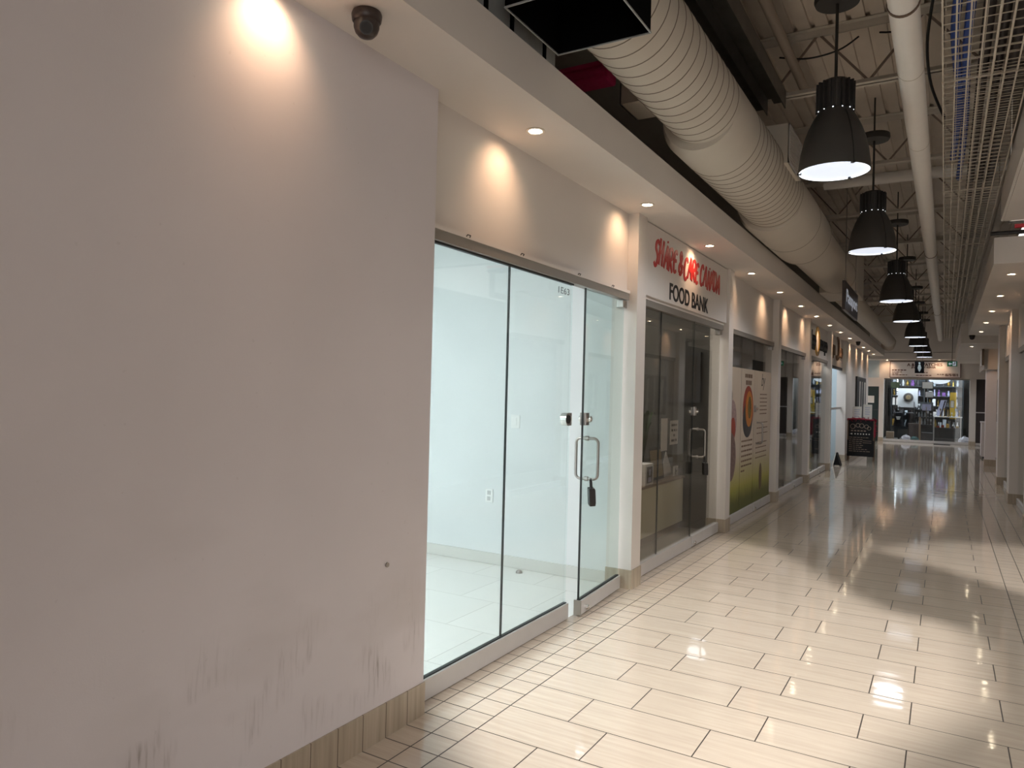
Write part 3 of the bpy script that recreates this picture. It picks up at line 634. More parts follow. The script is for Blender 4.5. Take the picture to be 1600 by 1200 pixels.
# ------------------------------------------------------------------ duct and overhead services
AX = dict(A=(.680, 3.606, .2613), B=(.657, 3.563, .3035), K=(.640, 3.535, .340), C=(.655, 3.53, .283), D=(.62, 3.42, .19))
t = thing('air_duct', 'large beige insulated round air duct running along the left bulkhead', 'duct', (.66, 8, 3.2))
def sect(nm, k, y0, y1, seams=None, r0=None):
    x, z, r = AX[k]
    o = obj(nm, B().lathe([(r0 or r, y0), (r, y0+.12 if r0 else y0), (r, y1)], (x, 0, z), 48, 'Y', cap=True), M['duct'], t, smooth=True)
    if seams:
        b = B(); y = seams[0]
        while y < seams[1]:
            b.lathe([(r+.0005, y), (r+.003, y+.003), (r+.003, y+.006), (r+.0005, y+.009)], (x, 0, z), 48, 'Y'); y += seams[2]
        obj('spiral_seam', b, M['ductline'], o)
sect('ribbed_section', 'A', 3.315, 5.0, (3.38, 4.92, .128)); sect('ribbed_section', 'B', 4.98, 7.5, (5.5, 7.4, .125), .262); sect('collar', 'K', 7.42, 9.3, (8.4, 9.25, .83), .31)
sect('plain_section', 'C', 9.25, 12.6, (12.4, 12.5, .2)); sect('rear_section', 'D', 13.5, 25.6)
obj('elbow_box', B().box(.40, .95, 12.5, 13.6, 3.26, 4.0, .02), M['duct'], t)
obj('end_elbow', B().tube([(.62, 25.5, 3.42), (.62, 25.8, 3.41), (.60, 26.0, 3.38), (.56, 26.1, 3.30)], .195, 20), M['pipeb'], t, smooth=True)
def outlet(x0, x1, y0, y1, z0, z1, gx, side):
    o = obj('outlet_box', B().box(x0, x1, y0, y1, z0, z1), M['duct'], t)
    b = B().box(gx-.006, gx+.006, y0+.0, y1-.0, z0, z0+.02).box(gx-.006, gx+.006, y0, y1, z1-.02, z1).box(gx-.006, gx+.006, y0, y0+.02, z0, z1).box(gx-.006, gx+.006, y1-.02, y1, z0, z1)
    z = z0+.03
    while z < z1-.02: b.obox((gx, (y0+y1)/2, z), (.016, y1-y0-.03, .004), ry=.6*side); z += .022
    obj('grille', b, M['alu'], o)
outlet(.70, 1.0, 6.39, 6.98, 3.565, 3.90, 1.0, 1); outlet(.185, .5, 4.68, 5.01, 3.60, 3.80, .19, -1)
obj('outlet_box', B().box(.40, .62, 8.0, 8.4, 3.36, 3.5), M['duct'], t)
t = thing('plenum_box', 'black open plenum box with metal edges overhead, before the duct', 'duct box', (.667, 3.06, 3.35))
obj('case', B().box(.417, .425, 2.78, 3.31, 3.335, 4.0).box(.908, .916, 2.78, 3.31, 3.335, 4.0).box(.417, .916, 2.78, 2.788, 3.335, 4.0).box(.417, .916, 3.302, 3.31, 3.335, 4.0).box(.417, .916, 2.78, 3.31, 3.99, 4.0), M['matt'], t)
bb = B()
for x in (.417, .916): bb.box(x-.003, x+.003, 2.78, 3.314, 3.329, 3.337)
for y in (2.782, 3.31): bb.box(.413, .92, y-.003, y+.003, 3.329, 3.337)
obj('edge_trim', bb, M['galv'], t)
b = B().box(.27, .34, -1, 3.42, 3.30, 3.56); o = obj('stud_track', b, M['galv'], label='ribbed galvanised metal track standing on the left bulkhead', cat='metal track')
for y in (1.7, 2.0, 2.45, 2.62, 2.72, 2.95, 3.28): obj('slot', B().box(.338, .344, y, y+.035, 3.32, 3.55), M['matt'], o)
obj('pink_insulation', B().box(-.235, .17, 4.50, 4.66, 3.72, 3.86, .02).box(-.235, .15, 4.47, 4.64, 3.75, 3.80, .02).box(-.235, .16, 4.485, 4.65, 3.81, 3.85, .015), M['pink'], label='crumpled pink insulation tucked between bulkhead and duct', cat='insulation')
t = thing('steel_joist', 'painted open web steel joist crossing above the nearest pendant', 'joist', (1.2, 7.05, 4.37), 'roof joists')
def joist():
    x0, x1, y = -.24, 2.72, 7.05
    obj('bottom_chord', B().box(x0, x1, y-.055, y-.008, 4.37, 4.376).box(x0, x1, y-.014, y-.008, 4.37, 4.42).box(x0, x1, y+.008, y+.055, 4.37, 4.376).box(x0, x1, y+.008, y+.014, 4.37, 4.42), M['joist'], t)
    obj('top_chord', B().box(x0, x1, y-.065, y-.008, 4.938, 4.946).box(x0, x1, y-.015, y-.008, 4.88, 4.945).box(x0, x1, y+.008, y+.065, 4.938, 4.946).box(x0, x1, y+.008, y+.015, 4.88, 4.945), M['joist'], t)
    x = x0+.1; up_ = True
    while x < x1-.4:
        obj('web_bar', B().bar((x, y, 4.40 if up_ else 4.91), (x+.42, y, 4.91 if up_ else 4.40), .018), M['web'], t); x += .42; up_ = not up_
joist()
jw = ['near the top edge, before the first pendant', 'behind the first pendant shade', 'behind the second pendant housing', 'above the third pendant', 'behind the third pendant', 'above the fourth pendant', 'above the fifth pendant', 'third last in the corridor', 'second last in the corridor', 'last before the far bulkhead']
for i, y in enumerate((4.55, 9.57, 12.1, 14.6, 17.05, 19.5, 22.0, 24.5, 27.35, 29.3)): dup(t, (1.2, y, 4.37), 'painted open web steel joist ' + jw[i])
o = thing('white_pipe', 'long white round pipe hung along the corridor beside the mesh', 'pipe', (1.93, 10, 3.75))
obj('pipe_run', B().cyl((1.92, -2, 3.75), (1.99, 29.55, 3.75), .0775, n=28), M['pipe'], o, smooth=True)
for y in (4.42, 12.2, 20.5):
    bb = B().lathe([(.0785, -.012), (.0825, -.012), (.0825, .012), (.0785, .012)], (1.934+.0022*(y-4.4), y, 3.75), 28, 'Y').cyl((1.934+.0022*(y-4.4), y, 3.83), (1.934+.0022*(y-4.4), y, 4.4), .006, n=8)
    obj('pipe_clamp', bb, M['ring'], o, smooth=True)
obj('coupling_line', B().lathe([(.0779, -.004), (.0788, 0), (.0779, .004)], (1.936, 5.35, 3.75), 28, 'Y').lathe([(.0779, -.004), (.0788, 0), (.0779, .004)], (1.94, 6.9, 3.75), 28, 'Y'), M['pipeb'], o)
obj('conduit', B().cyl((.937, -1, 4.6), (.937, 29.4, 4.6), .042, n=18), M['pipeb'], smooth=True, label='thin beige conduit threaded through the joists left of the pendants', cat='pipe')
obj('cross_pipe', B().cyl((.80, 9.9, 4.30), (2.9, 9.9, 4.30), .07, n=20), M['pipe'], smooth=True, label='pale pipe crossing the corridor behind the nearest pendant', cat='pipe')
o = obj('strut_channel', B().box(.60, .70, 2.0, 6.95, 4.26, 4.30).box(.70, .705, 2.0, 6.95, 4.20, 4.36).box(.76, .86, 2.0, 6.95, 4.30, 4.33).box(.855, .865, 2.0, 6.95, 4.24, 4.40).box(.705, .76, 2.0, 6.95, 4.35, 4.36), M['galvd'], label='dull galvanised channel beside the duct near the first joist', cat='channel')
obj('thin_conduit', B().cyl((.60, 2, 4.10), (.60, 7.2, 4.10), .014, n=10), M['galv'], smooth=True, label='thin steel conduit hugging the duct top', cat='pipe')
def cable(pts, m, r, label):
    P = [Vector(p) for p in pts]; out = []
    for i in range(len(P)-1):
        p0, p1, p2, p3 = P[max(i-1, 0)], P[i], P[i+1], P[min(i+2, len(P)-1)]
        for k in range(6):
            u = k/6; out.append(.5*((2*p1)+(p2-p0)*u+(2*p0-5*p1+4*p2-p3)*u*u+(3*p1-p0-3*p2+p3)*u**3))
    out.append(P[-1]); obj('cable', B().tube(out, r, 8), m, smooth=True, label=label, cat='cable')
cable([(.80, 6.95, 4.72), (1.05, 6.95, 4.66), (1.30, 6.97, 4.69), (1.46, 6.98, 4.78)], M['black'], .008, 'black cable strung left of the nearest pendant stem')
cable([(1.62, 7.03, 4.80), (1.74, 7.0, 4.77), (1.88, 7.04, 4.84)], M['black'], .008, 'short black cable between pendant stem and white pipe')
cable([(2.05, 5.9, 4.5), (2.0, 6.4, 4.35), (2.02, 7.0, 4.25), (2.12, 7.3, 4.05)], M['black'], .011, 'black cable drooping between white pipe and wire mesh')
cable([(2.16, 3.0, 3.98), (2.20, 4.4, 3.93), (2.18, 5.4, 3.95), (2.22, 6.6, 3.92), (2.19, 8.2, 3.95)], M['blue'], .026, 'thick blue cable lying above the wire mesh, left run')
cable([(2.24, 3.0, 3.96), (2.27, 4.3, 3.94), (2.25, 5.6, 3.93), (2.27, 7.2, 3.94), (2.25, 9, 3.96)], M['blue'], .026, 'thick blue cable lying above the wire mesh, right run')
for i, (x, z, r_) in enumerate(((2.36, 4.02, .035), (2.46, 4.10, .03), (2.545, 4.02, .04))): obj('dark_pipe', B().cyl((x, -1, z), (x, 29.5, z), r_, n=14), M['sheet'], smooth=True, label='dark pipe running above the wire mesh, %s of three' % ('leftmost', 'middle', 'rightmost')[i], cat='pipe')
def meshpanel(y0, y1):
    t = thing('wire_mesh_panel', 'nearest wire mesh ceiling panel with blue cables above', 'mesh panel', (2.36, (y0+y1)/2, 3.78), 'wire mesh ceiling')
    b = B(); n = 8; x0, x1 = 2.115, 2.605
    for lay, (z, r_) in enumerate(((3.78, .0095), (3.86, .004))):
        for i in range(n): x = x0+(x1-x0)*i/(n-1)+(.016 if lay else 0); b.box(x-r_/2, x+r_/2, y0, y1, z, z+r_)
        y = y0+.03+(.05 if lay else 0)
        while y < y1-.01: b.box(x0, x1, y-.0022, y+.0022, z+r_, z+r_+.0045); y += .114
    obj('wire_grid', b, M['mesh'], t)
    b = B()
    for i in range(n):
        x = x0+(x1-x0)*i/(n-1); b.box(x-.008, x+.008, y0+.002, y0+.022, 3.774, 3.79)
    b.box(x0, x1, y0+.006, y0+.014, 3.776, 3.788); obj('joint_clip', b, M['mesh'], t)
    obj('hanger', B().cyl((x0, y0+.1, 3.78), (x0, y0+.1, 4.9), .003, n=6).cyl((x1, y0+.1, 3.78), (x1, y0+.1, 4.9), .003, n=6), M['steel'], t)
    return t
mp0 = meshpanel(2.70, 5.75)
mw = ['second along, beside the first pendant', 'third along, level with the near right soffit', 'fourth along', 'fifth along', 'sixth along', 'seventh along', 'eighth along', 'ninth, at the far bulkhead']
for i, s in enumerate(mw): dup(mp0, (2.36, 4.225+3.05*(i+1), 3.78), 'wire mesh ceiling panel, ' + s)
obj('black_pipe', B().cyl((2.55, 9.2, 3.38), (3.6, 9.2, 3.38), .022, n=14), M['black'], smooth=True, label='black pipe lying along the front top of the right soffit', cat='pipe')
obj('red_pipe', B().cyl((2.76, 9.18, 3.44), (3.6, 9.18, 3.44), .022, n=14), M['redpipe'], smooth=True, label='short red pipe above the right soffit at the photo edge', cat='pipe')
# ------------------------------------------------------------------ food bank unit: counter and what stands on it
t = thing('display_counter', 'low cream counter behind the food bank glass', 'counter', (-.72, 7.1, 0))
obj('front_panel', B().box(-.52, -.50, 5.9, 8.5, .09, .60), M['cream'], t); obj('plinth', B().box(-.95, -.53, 5.92, 8.48, 0, .09), M['brown'], t)
obj('carcass', B().box(-.95, -.52, 5.9, 8.5, .09, .60), M['cream'], t); obj('worktop', B().box(-.97, -.485, 5.88, 8.52, .60, .625), M['wood'], t)
t = thing('photo_frame', 'white boxy photo frame at the near end of the cream counter', 'frame', (-.59, 7.34, .625))
obj('frame', B().box(-.68, -.50, 7.22, 7.46, .626, .85, .004), M['white'], t); obj('picture', B().box(-.499, -.496, 7.26, 7.42, .65, .82), M['slate'], t); obj('portrait', B().sphere((-.496, 7.34, .76), .03, (.1, 1, 1.2)).prism([(7.29, .66), (7.39, .66), (7.38, .71), (7.30, .71)], -.497, -.494), M['lilac'], t)
t = thing('plaque', 'tan framed plaque leaning on the cream counter', 'plaque', (-.6, 7.85, .625)); t.rotation_euler[1] = R(-6)
obj('frame', B().box(-.61, -.585, 7.63, 8.06, .63, .99), M['ink'], t); obj('panel', B().box(-.586, -.582, 7.66, 8.03, .66, .96), M['brass'], t)
t = thing('potted_palm', 'small dark potted palm behind the plaque on the cream counter', 'plant', (-.80, 7.92, .625))
obj('pot', B().lathe([(.001, .0), (.06, 0), (.08, .13), (.072, .13), (.065, .11), (.001, .11)], (-.80, 7.92, .626), 20), M['pot'], t, smooth=True)
for i in range(11):
    a = i*2.4; b = B(); L = .26+.1*((i*37) % 5)/5; top = .52+.16*((i*53) % 7)/7; prev = None
    for k in range(8):
        u = k/7; p = Vector((-.80+L*u*math.cos(a)*.5, 7.92+.8*L*u*math.sin(a), .75+top*math.sin(u*2.0))); wd = .004+.022*math.sin(PI*min(1, u+.05)); q = Vector((-math.sin(a), math.cos(a), 0))*wd
        l, r_ = b.b.verts.new(p-q), b.b.verts.new(p+q)
        if prev: b.b.faces.new((prev[0], prev[1], r_, l))
        prev = (l, r_)
    obj('frond', b, M['leaf'], t)
t = thing('paper_card', 'white pointed paper card standing near the far end of the counter', 'card', (-.6, 8.25, .625)); obj('sheet', B().prism([(8.14, .626), (8.40, .626), (8.40, .72), (8.22, .92), (8.14, .80)], -.63, -.622), M['paper'], t)
t = thing('letter_frame', 'little white framed monogram at the far end of the counter', 'frame', (-.56, 8.41, .625))
obj('frame', B().box(-.58, -.56, 8.36, 8.48, .626, .74), M['white'], t); obj('monogram', B().box(-.56, -.557, 8.385, 8.395, .645, .72).box(-.56, -.557, 8.44, 8.45, .645, .72).box(-.56, -.557, 8.385, 8.45, .678, .687), M['ink'], t)
t = thing('paper_notice', 'blank white paper taped behind the food bank glass', 'notice', (-.125, 6.67, 1.05)); obj('sheet', B().box(-.128, -.126, 6.60, 6.78, 1.05, 1.36), M['paper'], t)
t = thing('paper_notice', 'white paper with four printed lines behind the food bank glass', 'notice', (-.117, 6.94, 1.11)); obj('sheet', B().box(-.118, -.116, 6.83, 7.07, 1.10, 1.335), M['paper'], t)
bb = B(); rnd = random.Random(2)
for i in range(4): strokes(bb, -.1159, 6.87 if i != 2 else 6.93, 7.03 if i != 2 else 6.97, 1.29-.05*i, .022, rnd)
obj('printed_lines', bb, M['ink'], t)
obj('ceiling_light_panel', B().box(-2.2, -1.0, 6.6, 7.8, 3.03, 3.055), M['dimpanel'], label='soft ceiling panel added unseen to brighten the food bank', cat='light')  # added glowing panel, out of view, lifts the dark interior and counter
for i, (y, z0, z1, s) in enumerate(((-1.3, 1.35, 1.95, 'left'), (-.55, 1.5, 2.1, 'right'))):
    t = thing('wall_picture', 'dark framed picture on the food bank side wall, the %s one' % s, 'picture', (y, 8.55, z0))
    obj('frame', B().box(y-.22, y+.22, 8.53, 8.565, z0, z1), M['slate'], t); obj('canvas', B().box(y-.18, y+.18, 8.527, 8.531, z0+.04, z1-.04), M['ink'], t)

# ------------------------------------------------------------------ goods in the lit shops further on
def shelfunit(x0, x1, y0, y1, levels, name, label, m, group=None):
    t = thing(name, label, 'shelf', ((x0+x1)/2, (y0+y1)/2, 0), group)
    obj('back_panel', B().box(x0, x1, y1-.02, y1, 0, levels[-1]+.3), M[m], t)
    for z in levels: obj('shelf', B().box(x0, x1, y0, y1-.02, z, z+.025), M[m], t)
    for x in (x0, x1-.02): obj('side_panel', B().box(x, x+.02, y0, y1, 0, levels[-1]+.3), M[m], t)
    return t
shelfunit(-1.25, -.25, 16.95, 17.33, [.25, .75, 1.2, 1.6, 2.0], 'shelf_unit', 'tall dark shelf unit of goods behind the glass under the gold oval', 'slate')
rnd = random.Random(11)
cols = ['olive', 'olive', 'white', 'dred', 'grn', 'paper', 'plum', 'slate', 'orange', 'lilac']
for z in (.275, .775, 1.225, 1.625, 2.025):
    x = -1.20
    while x < -.38:
        wd = rnd.uniform(.09, .17); h = rnd.uniform(.14, .32); c = cols[rnd.randrange(len(cols))] if z != 1.225 else 'olive'
        if rnd.random() < .4: o = obj('jar', B().lathe([(.001, 0), (wd/2, 0), (wd/2, h*.75), (wd*.3, h*.85), (wd*.3, h), (.001, h)], (x+wd/2, 17.12, z), 14), M[c], smooth=True, cat='jar')
        else: o = obj('carton', B().box(x, x+wd, 17.03, 17.2, z, z+h, .006), M[c], cat='box')
        rowname = {.275: 'bottom', .775: 'second', 1.225: 'middle', 1.625: 'fourth', 2.025: 'top'}[z]
        o['label'] = '%s %s on the %s shelf under the gold oval sign' % ({'olive': 'olive', 'white': 'white', 'dred': 'dark red', 'grn': 'green', 'paper': 'pale', 'plum': 'mauve', 'slate': 'black', 'orange': 'orange', 'lilac': 'lilac'}[c], o.name.split('.')[0], rowname)
        o['group'] = o['label']; x += wd+.02
obj('ceiling_light_panel', B().box(-1.9, -.6, 15.2, 16.4, 3.03, 3.055), M['dimpanel'], label='soft ceiling panel inside the shop behind the gold oval sign', cat='light')
obj('ceiling_light_panel', B().box(-1.6, -.4, 18.0, 19.6, 3.03, 3.055), M['panel2'], label='bright ceiling panel inside the open shop', cat='light')
obj('led_strip', B().box(-.62, -.59, 19.0, 19.03, .95, 2.75), M['led'], label='glowing white vertical tube at the open shop entrance', cat='light')
t = thing('display_case', 'dark slatted display case under the glowing tube in the open shop', 'cabinet', (-.75, 18.9, 0))
obj('case', B().box(-1.1, -.50, 18.75, 19.1, 0, .92), M['slate'], t)
bb = B()
for i in range(8): bb.box(-1.08, -.52, 18.742, 18.752, .08+.1*i, .13+.1*i)
obj('slat', bb, M['ink'], t)
obj('door_rail', B().box(-.13, -.10, 17.5, 20.2, 1.32, 1.37), M['alu'], label='horizontal metal bar across the open shop entrance', cat='rail')
obj('head_track', B().box(-.16, -.095, 17.5, 20.2, 2.30, 2.36), M['slate'], label='dark track along the head of the open shop entrance', cat='rail')
t = thing('floor_sign', 'small dark wedge floor sign at the open shop threshold', 'sign', (0, 18.8, 0))
obj('front_leaf', B().prism([(-.10, 0), (-.075, 0), (-.012, .30), (-.03, .30)], 18.62, 18.95, 'Y'), M['white'], t); obj('rear_leaf', B().prism([(.085, 0), (.06, 0), (-.03, .30), (-.01, .30)], 18.62, 18.95, 'Y'), M['fabric'], t)
obj('end_flap', B().prism([(-.07, .02), (.06, .02), (-.01, .26), (-.025, .26)], 18.625, 18.635, 'Y'), M['fabric'], t)

# ------------------------------------------------------------------ sandwich board with tinsel and notices
t = thing('sandwich_board', 'black sandwich board with chalk text and arrow, under red tinsel', 'sign board', (.33, 20.6, 0))
for s, yy in ((1, 20.52), (-1, 20.80)):
    obj('leg', B().bar((.03, yy, 0), (.03, 20.62+.03*(-s), 1.06), .03), M['brown'], t); obj('leg', B().bar((.63, yy, 0), (.63, 20.62+.03*(-s), 1.06), .03), M['brown'], t)
bd = obj('board', B().prism([(20.509, .12), (20.529, .12), (20.60, 1.06), (20.58, 1.06)], .02, .64, 'X'), M['fabric'], t)
def yb(z): return 20.514+(z-.20)*.0756-.003
bb = B(); rnd = random.Random(6)
def dash(x0, x1, z, h): bb.box(x0, x1, yb(z)-.002, yb(z)+.001, z-h/2, z+h/2)
for i in range(8):
    x = .06
    while x < (.36 if 0 < i < 6 else .48): l = rnd.uniform(.03, .09); dash(x, x+l, .60-.05*i, .013); x += l+.018
for i in range(2): dash(.38, .58, .52-.05*i, .010)
x = .10
for i in range(5): dash(x, x+.05, .77, .03); x += .075
obj('chalk_text', bb, M['cream2'], bd)
bb = B()
for i in range(6): bb.sphere((.20+.065*i, yb(.69), .69), .017, (1, .15, 1), 10, 6)
bb.prism([(.08, .69), (.135, .715), (.135, .665)], yb(.69)-.003, yb(.69)+.002, 'Y'); obj('chalk_arrow', bb, M['paper'], bd)
bb = B()
for cx, cz, rr in ((.14, .88, .055), (.26, .91, .045), (.35, .90, .05), (.46, .88, .045), (.52, .84, .04)): bb.tube([(cx+rr*math.cos(a), yb(cz), cz+rr*math.sin(a)*1.1) for a in [2*PI*i/14 for i in range(14)]], .008, 6, True)
obj('chalk_scroll', bb, M['cream2'], bd)
rnd = random.Random(9); bb = B()
def tuft(x, y, z):
    for k in range(7):
        d = Vector((rnd.gauss(0, 1), rnd.gauss(0, 1), rnd.gauss(0, 1))).normalized()*rnd.uniform(.03, .055); q = d.cross(Vector((.3, .5, .8))).normalized()*.006
        p = Vector((x, y, z)); v = [bb.b.verts.new(p-q), bb.b.verts.new(p+q), bb.b.verts.new(p+d)]; bb.b.faces.new(v)
spine = [(.01+.65*i/70, 20.585, 1.06+.03*math.sin(i*.5)) for i in range(71)]+[(.665+.012*math.sin(i*.6), 20.58-.0035*i/2, 1.05-.42*i/40) for i in range(41)]
for p in spine: tuft(p[0]+rnd.uniform(-.015, .015), p[1]+rnd.uniform(-.02, .02), p[2]+rnd.uniform(-.03, .03))
bb.tube([spine[0], spine[30], spine[70], spine[90], spine[111]], .02, 8)
obj('tinsel_garland', bb, M['maroon'], label='dark red tinsel garland draped over the sandwich board', cat='garland')
for x0, x1, z1, s in ((.12, .335, 1.39, 'left'), (.37, .575, 1.45, 'right')):
    t = thing('paper_notice', 'white paper notice standing above the red tinsel, the %s one' % s, 'notice', ((x0+x1)/2, 20.64, 1.0)); obj('sheet', B().box(x0, x1, 20.636, 20.640, .98, z1), M['paper'], t)
    bb = B()
    for i in range(4): bb.box(x0+.04, x1-.04-.02*(i % 2), 20.634, 20.636, z1-.09-.055*i, z1-.075-.055*i)
    obj('printed_lines', bb, M['lilac'], t)
t = thing('framed_poster', 'tall black framed poster with white streaks on the far left wall', 'poster', (-.02, 24, .9))
obj('frame', B().box(-.03, .015, 22.75, 25.45, .86, 2.23), M['black'], t); obj('print', B().box(.015, .018, 22.95, 25.3, .92, 2.17), M['slate'], t)
bb = B()
for y, wd in ((23.35, .34), (24.1, .16), (24.75, .42)):
    bb.prism([(y, .95), (y+wd*.6, .95), (y+wd*.9, 1.3), (y+wd*.7, 1.6), (y+wd, 2.1), (y+wd*.3, 2.1), (y+wd*.2, 1.5)], .018, .021)
obj('white_streak', bb, M['paper'], t)
t = thing('side_shopfront', 'dark teal shopfront with a white card, left of the end shop', 'storefront', (-1.5, 31.05, 0))
obj('dark_panel', B().box(-4, -.02, 31.0, 31.06, 0, 2.08), M['darkgreen'], t); obj('mid_rail', B().box(-4, -.02, 30.985, 31.0, 1.17, 1.20), M['slate'], t); obj('white_card', B().box(-.42, -.16, 30.985, 30.995, 1.45, 1.72), M['paper'], t)

# ------------------------------------------------------------------ hanging signs at the far end
t = thing('washroom_sign', 'black hanging washroom sign with a pale figure', 'sign', (1.5, 24.8, 2.40))
obj('sign_panel', B().box(1.375, 1.62, 24.79, 24.82, 2.40, 2.755), M['matt'], t)
obj('figure', B().prism([(1.497, 2.44), (1.525, 2.48), (1.548, 2.56), (1.52, 2.655), (1.497, 2.665), (1.474, 2.655), (1.447, 2.56), (1.47, 2.48)], 24.785, 24.79, 'Y').cyl((1.497, 24.785, 2.70), (1.497, 24.79, 2.70), .026), M['grey'], t)
for x in (1.42, 1.58): obj('hanger_rod', B().cyl((x, 24.805, 2.755), (x, 24.805, 4.95), .005, n=8), M['steel'], t)
t = thing('exit_sign', 'green running man exit sign hanging by the end bulkhead', 'sign', (2.33, 25, 2.61))
obj('sign_body', B().box(2.205, 2.46, 24.97, 25.03, 2.615, 2.765, .004), M['green'], t)
obj('doorway_symbol', B().box(2.345, 2.43, 24.965, 24.97, 2.63, 2.75), M['wglow'], t)
obj('running_figure', B().cyl((2.395, 24.962, 2.735), (2.395, 24.966, 2.735), .011).bar((2.392, 24.963, 2.72), (2.378, 24.963, 2.685), .016).bar((2.378, 24.963, 2.685), (2.40, 24.963, 2.66), .012).bar((2.378, 24.963, 2.685), (2.36, 24.963, 2.65), .012).bar((2.39, 24.963, 2.715), (2.415, 24.963, 2.70), .01), M['darkgreen'], t)
obj('arrow_symbol', B().prism([(2.235, 2.69), (2.275, 2.735), (2.275, 2.705), (2.325, 2.705), (2.325, 2.675), (2.275, 2.675), (2.275, 2.645)], 24.965, 24.97, 'Y'), M['wglow'], t)
obj('hanger_rod', B().cyl((2.33, 25, 2.765), (2.33, 25, 3.782), .007, n=8), M['black'], t)
t = thing('shop_sign', 'white framed watch and jewellery repair sign above the end shop', 'sign', (1.5, 30.98, 2.43))
obj('sign_board', B().box(.37, 2.63, 30.95, 30.999, 2.445, 3.03), M['board'], t)
obj('sign_frame', B().box(.355, 2.645, 30.94, 31.0, 3.02, 3.04).box(.355, 2.645, 30.94, 31.0, 2.43, 2.45).box(.355, .375, 30.94, 31.0, 2.43, 3.04).box(2.625, 2.645, 30.94, 31.0, 2.43, 3.04), M['framed'], t)
XR = (PI/2, 0, 0)
text('title_lettering', 'A & Z WATCHES', M['framed'], t, (.93, 30.948, 2.865), .15, XR, width=1.14, bold=.004)
text('second_lettering', 'JEWELLERY REPAIR', M['framed'], t, (1.07, 30.948, 2.785), .085, XR, width=.80, bold=.003)
bb = B(); rnd = random.Random(3)
def fx(x0, x1, z, h):
    x = x0
    while x < x1: l = min(rnd.uniform(.04, .12), x1-x); bb.box(x, x+l, 30.945, 30.949, z-h/2, z+h/2); x += l+.022
fx(.43, .90, 2.71, .04); fx(.44, .76, 2.64, .025); fx(.44, .64, 2.585, .025); fx(.44, .96, 2.53, .028); fx(1.42, 1.60, 2.62, .03); fx(1.22, 1.72, 2.52, .03); fx(1.9, 2.12, 2.56, .03); fx(2.16, 2.56, 2.565, .034); fx(2.16, 2.56, 2.515, .034)
obj('small_print', bb, M['framed'], t)

# ------------------------------------------------------------------ end shop: glazed front and its goods
t = thing('glass_storefront', 'glass front of the jewellery and watch shop at the corridor end', 'storefront', (1.5, 31.05, 0))
for a, b_ in ((.165, 1.57), (1.58, 2.93)): obj('glass_panel', B().box(a, b_, 31.06, 31.07, .10, 2.38), M['far'], t)
obj('bottom_rail', B().box(.165, 2.93, 31.03, 31.10, .002, .10), M['alu'], t); obj('header_channel', B().box(.165, 2.93, 31.02, 31.10, 2.36, 2.42), M['chan'], t)
obj('door_pull', B().cyl((1.58, 31.0, .9), (1.58, 31.0, 1.35), .012), M['steel'], t, smooth=True)
t = thing('side_window', 'narrow dark shop window right of the end pillar', 'storefront', (3.5, 31.05, 0))
obj('dark_pane', B().box(3.13, 4.2, 31.02, 31.06, .1, 2.38), M['sheet'], t); obj('mid_rail', B().box(3.13, 4.2, 31.0, 31.02, 1.18, 1.22), M['alu'], t); obj('bottom_rail', B().box(3.13, 4.2, 31.0, 31.06, 0, .1), M['alu'], t)
for x0, x1 in ((.3, 1.3), (1.6, 2.8)): obj('ceiling_light_panel', B().box(x0, x1, 31.9, 33.2, 2.925, 2.948), M['panel3'], label='bright ceiling panel inside the end shop, the %s one' % ('left' if x0 < 1 else 'right'), cat='light')
obj('tube_light', B().cyl((.56, 32.1, 1.95), (.56, 32.1, 2.38), .018).cyl((.56, 32.1, 2.38), (.56, 32.1, 2.95), .003), M['led'], label='short upright white tube light at left of the end shop', cat='light')
shelfunit(.25, 1.45, 33.9, 34.3, [.5, .95, 1.35, 1.75, 2.15], 'shelf_unit', 'glass shelf unit on the end shop back wall, left half', 'shelfgrey')
shelfunit(1.55, 2.8, 33.9, 34.3, [.5, .95, 1.35, 1.75, 2.15], 'shelf_unit', 'glass shelf unit on the end shop back wall, right half', 'shelfgrey')
cn = {'crystal': 'clear crystal', 'glassw': 'white', 'gold': 'gold', 'slate': 'black', 'lilac': 'lilac', 'purple': 'purple', 'paper': 'pale', 'teal': 'dark teal', 'dred': 'dark red'}
lv = {.525: 'bottom', .975: 'second', 1.375: 'middle', 1.775: 'fourth', 2.175: 'top'}
rnd = random.Random(21)
for side, xa, xb in (('left', .30, 1.40), ('right', 1.60, 2.75)):
    for z in lv:
        x = xa
        while x < xb-.1:
            r_ = rnd.uniform(.035, .075); h = rnd.uniform(.14, .33); c = rnd.choice(['crystal', 'crystal', 'glassw', 'glassw', 'gold', 'slate', 'lilac', 'purple', 'paper', 'slate']); k = rnd.randrange(3)
            if k == 0: o = obj('vase', B().lathe([(.001, 0), (r_*.7, 0), (r_, h*.35), (r_*.5, h*.75), (r_*.75, h), (r_*.6, h)], (x+r_, 34.05, z), 14), M[c], smooth=True, cat='vase')
            elif k == 1: o = obj('clock_case', B().box(x, x+2*r_, 33.98, 34.12, z, z+h, .008).cyl((x+r_, 33.97, z+h*.6), (x+r_, 33.985, z+h*.6), r_*.7), M[c], cat='clock')
            else: o = obj('figurine', B().lathe([(.001, 0), (r_*.8, 0), (r_*.4, h*.2), (r_*.6, h*.5), (r_*.25, h*.72)], (x+r_, 34.05, z), 12).sphere((x+r_, 34.05, z+h*.85), r_*.42, u=10, v=8), M[c], smooth=True, cat='figurine')
            o['label'] = '%s %s on the %s shelf, %s half of the end shop' % (cn[c], o.name.split('.')[0].replace('_', ' '), lv[z], side); o['group'] = o['label']; x += 2*r_+.045
t = thing('wall_clock', 'round dark wall clock on a white panel in the end shop', 'clock', (.92, 33.0, 1.4))
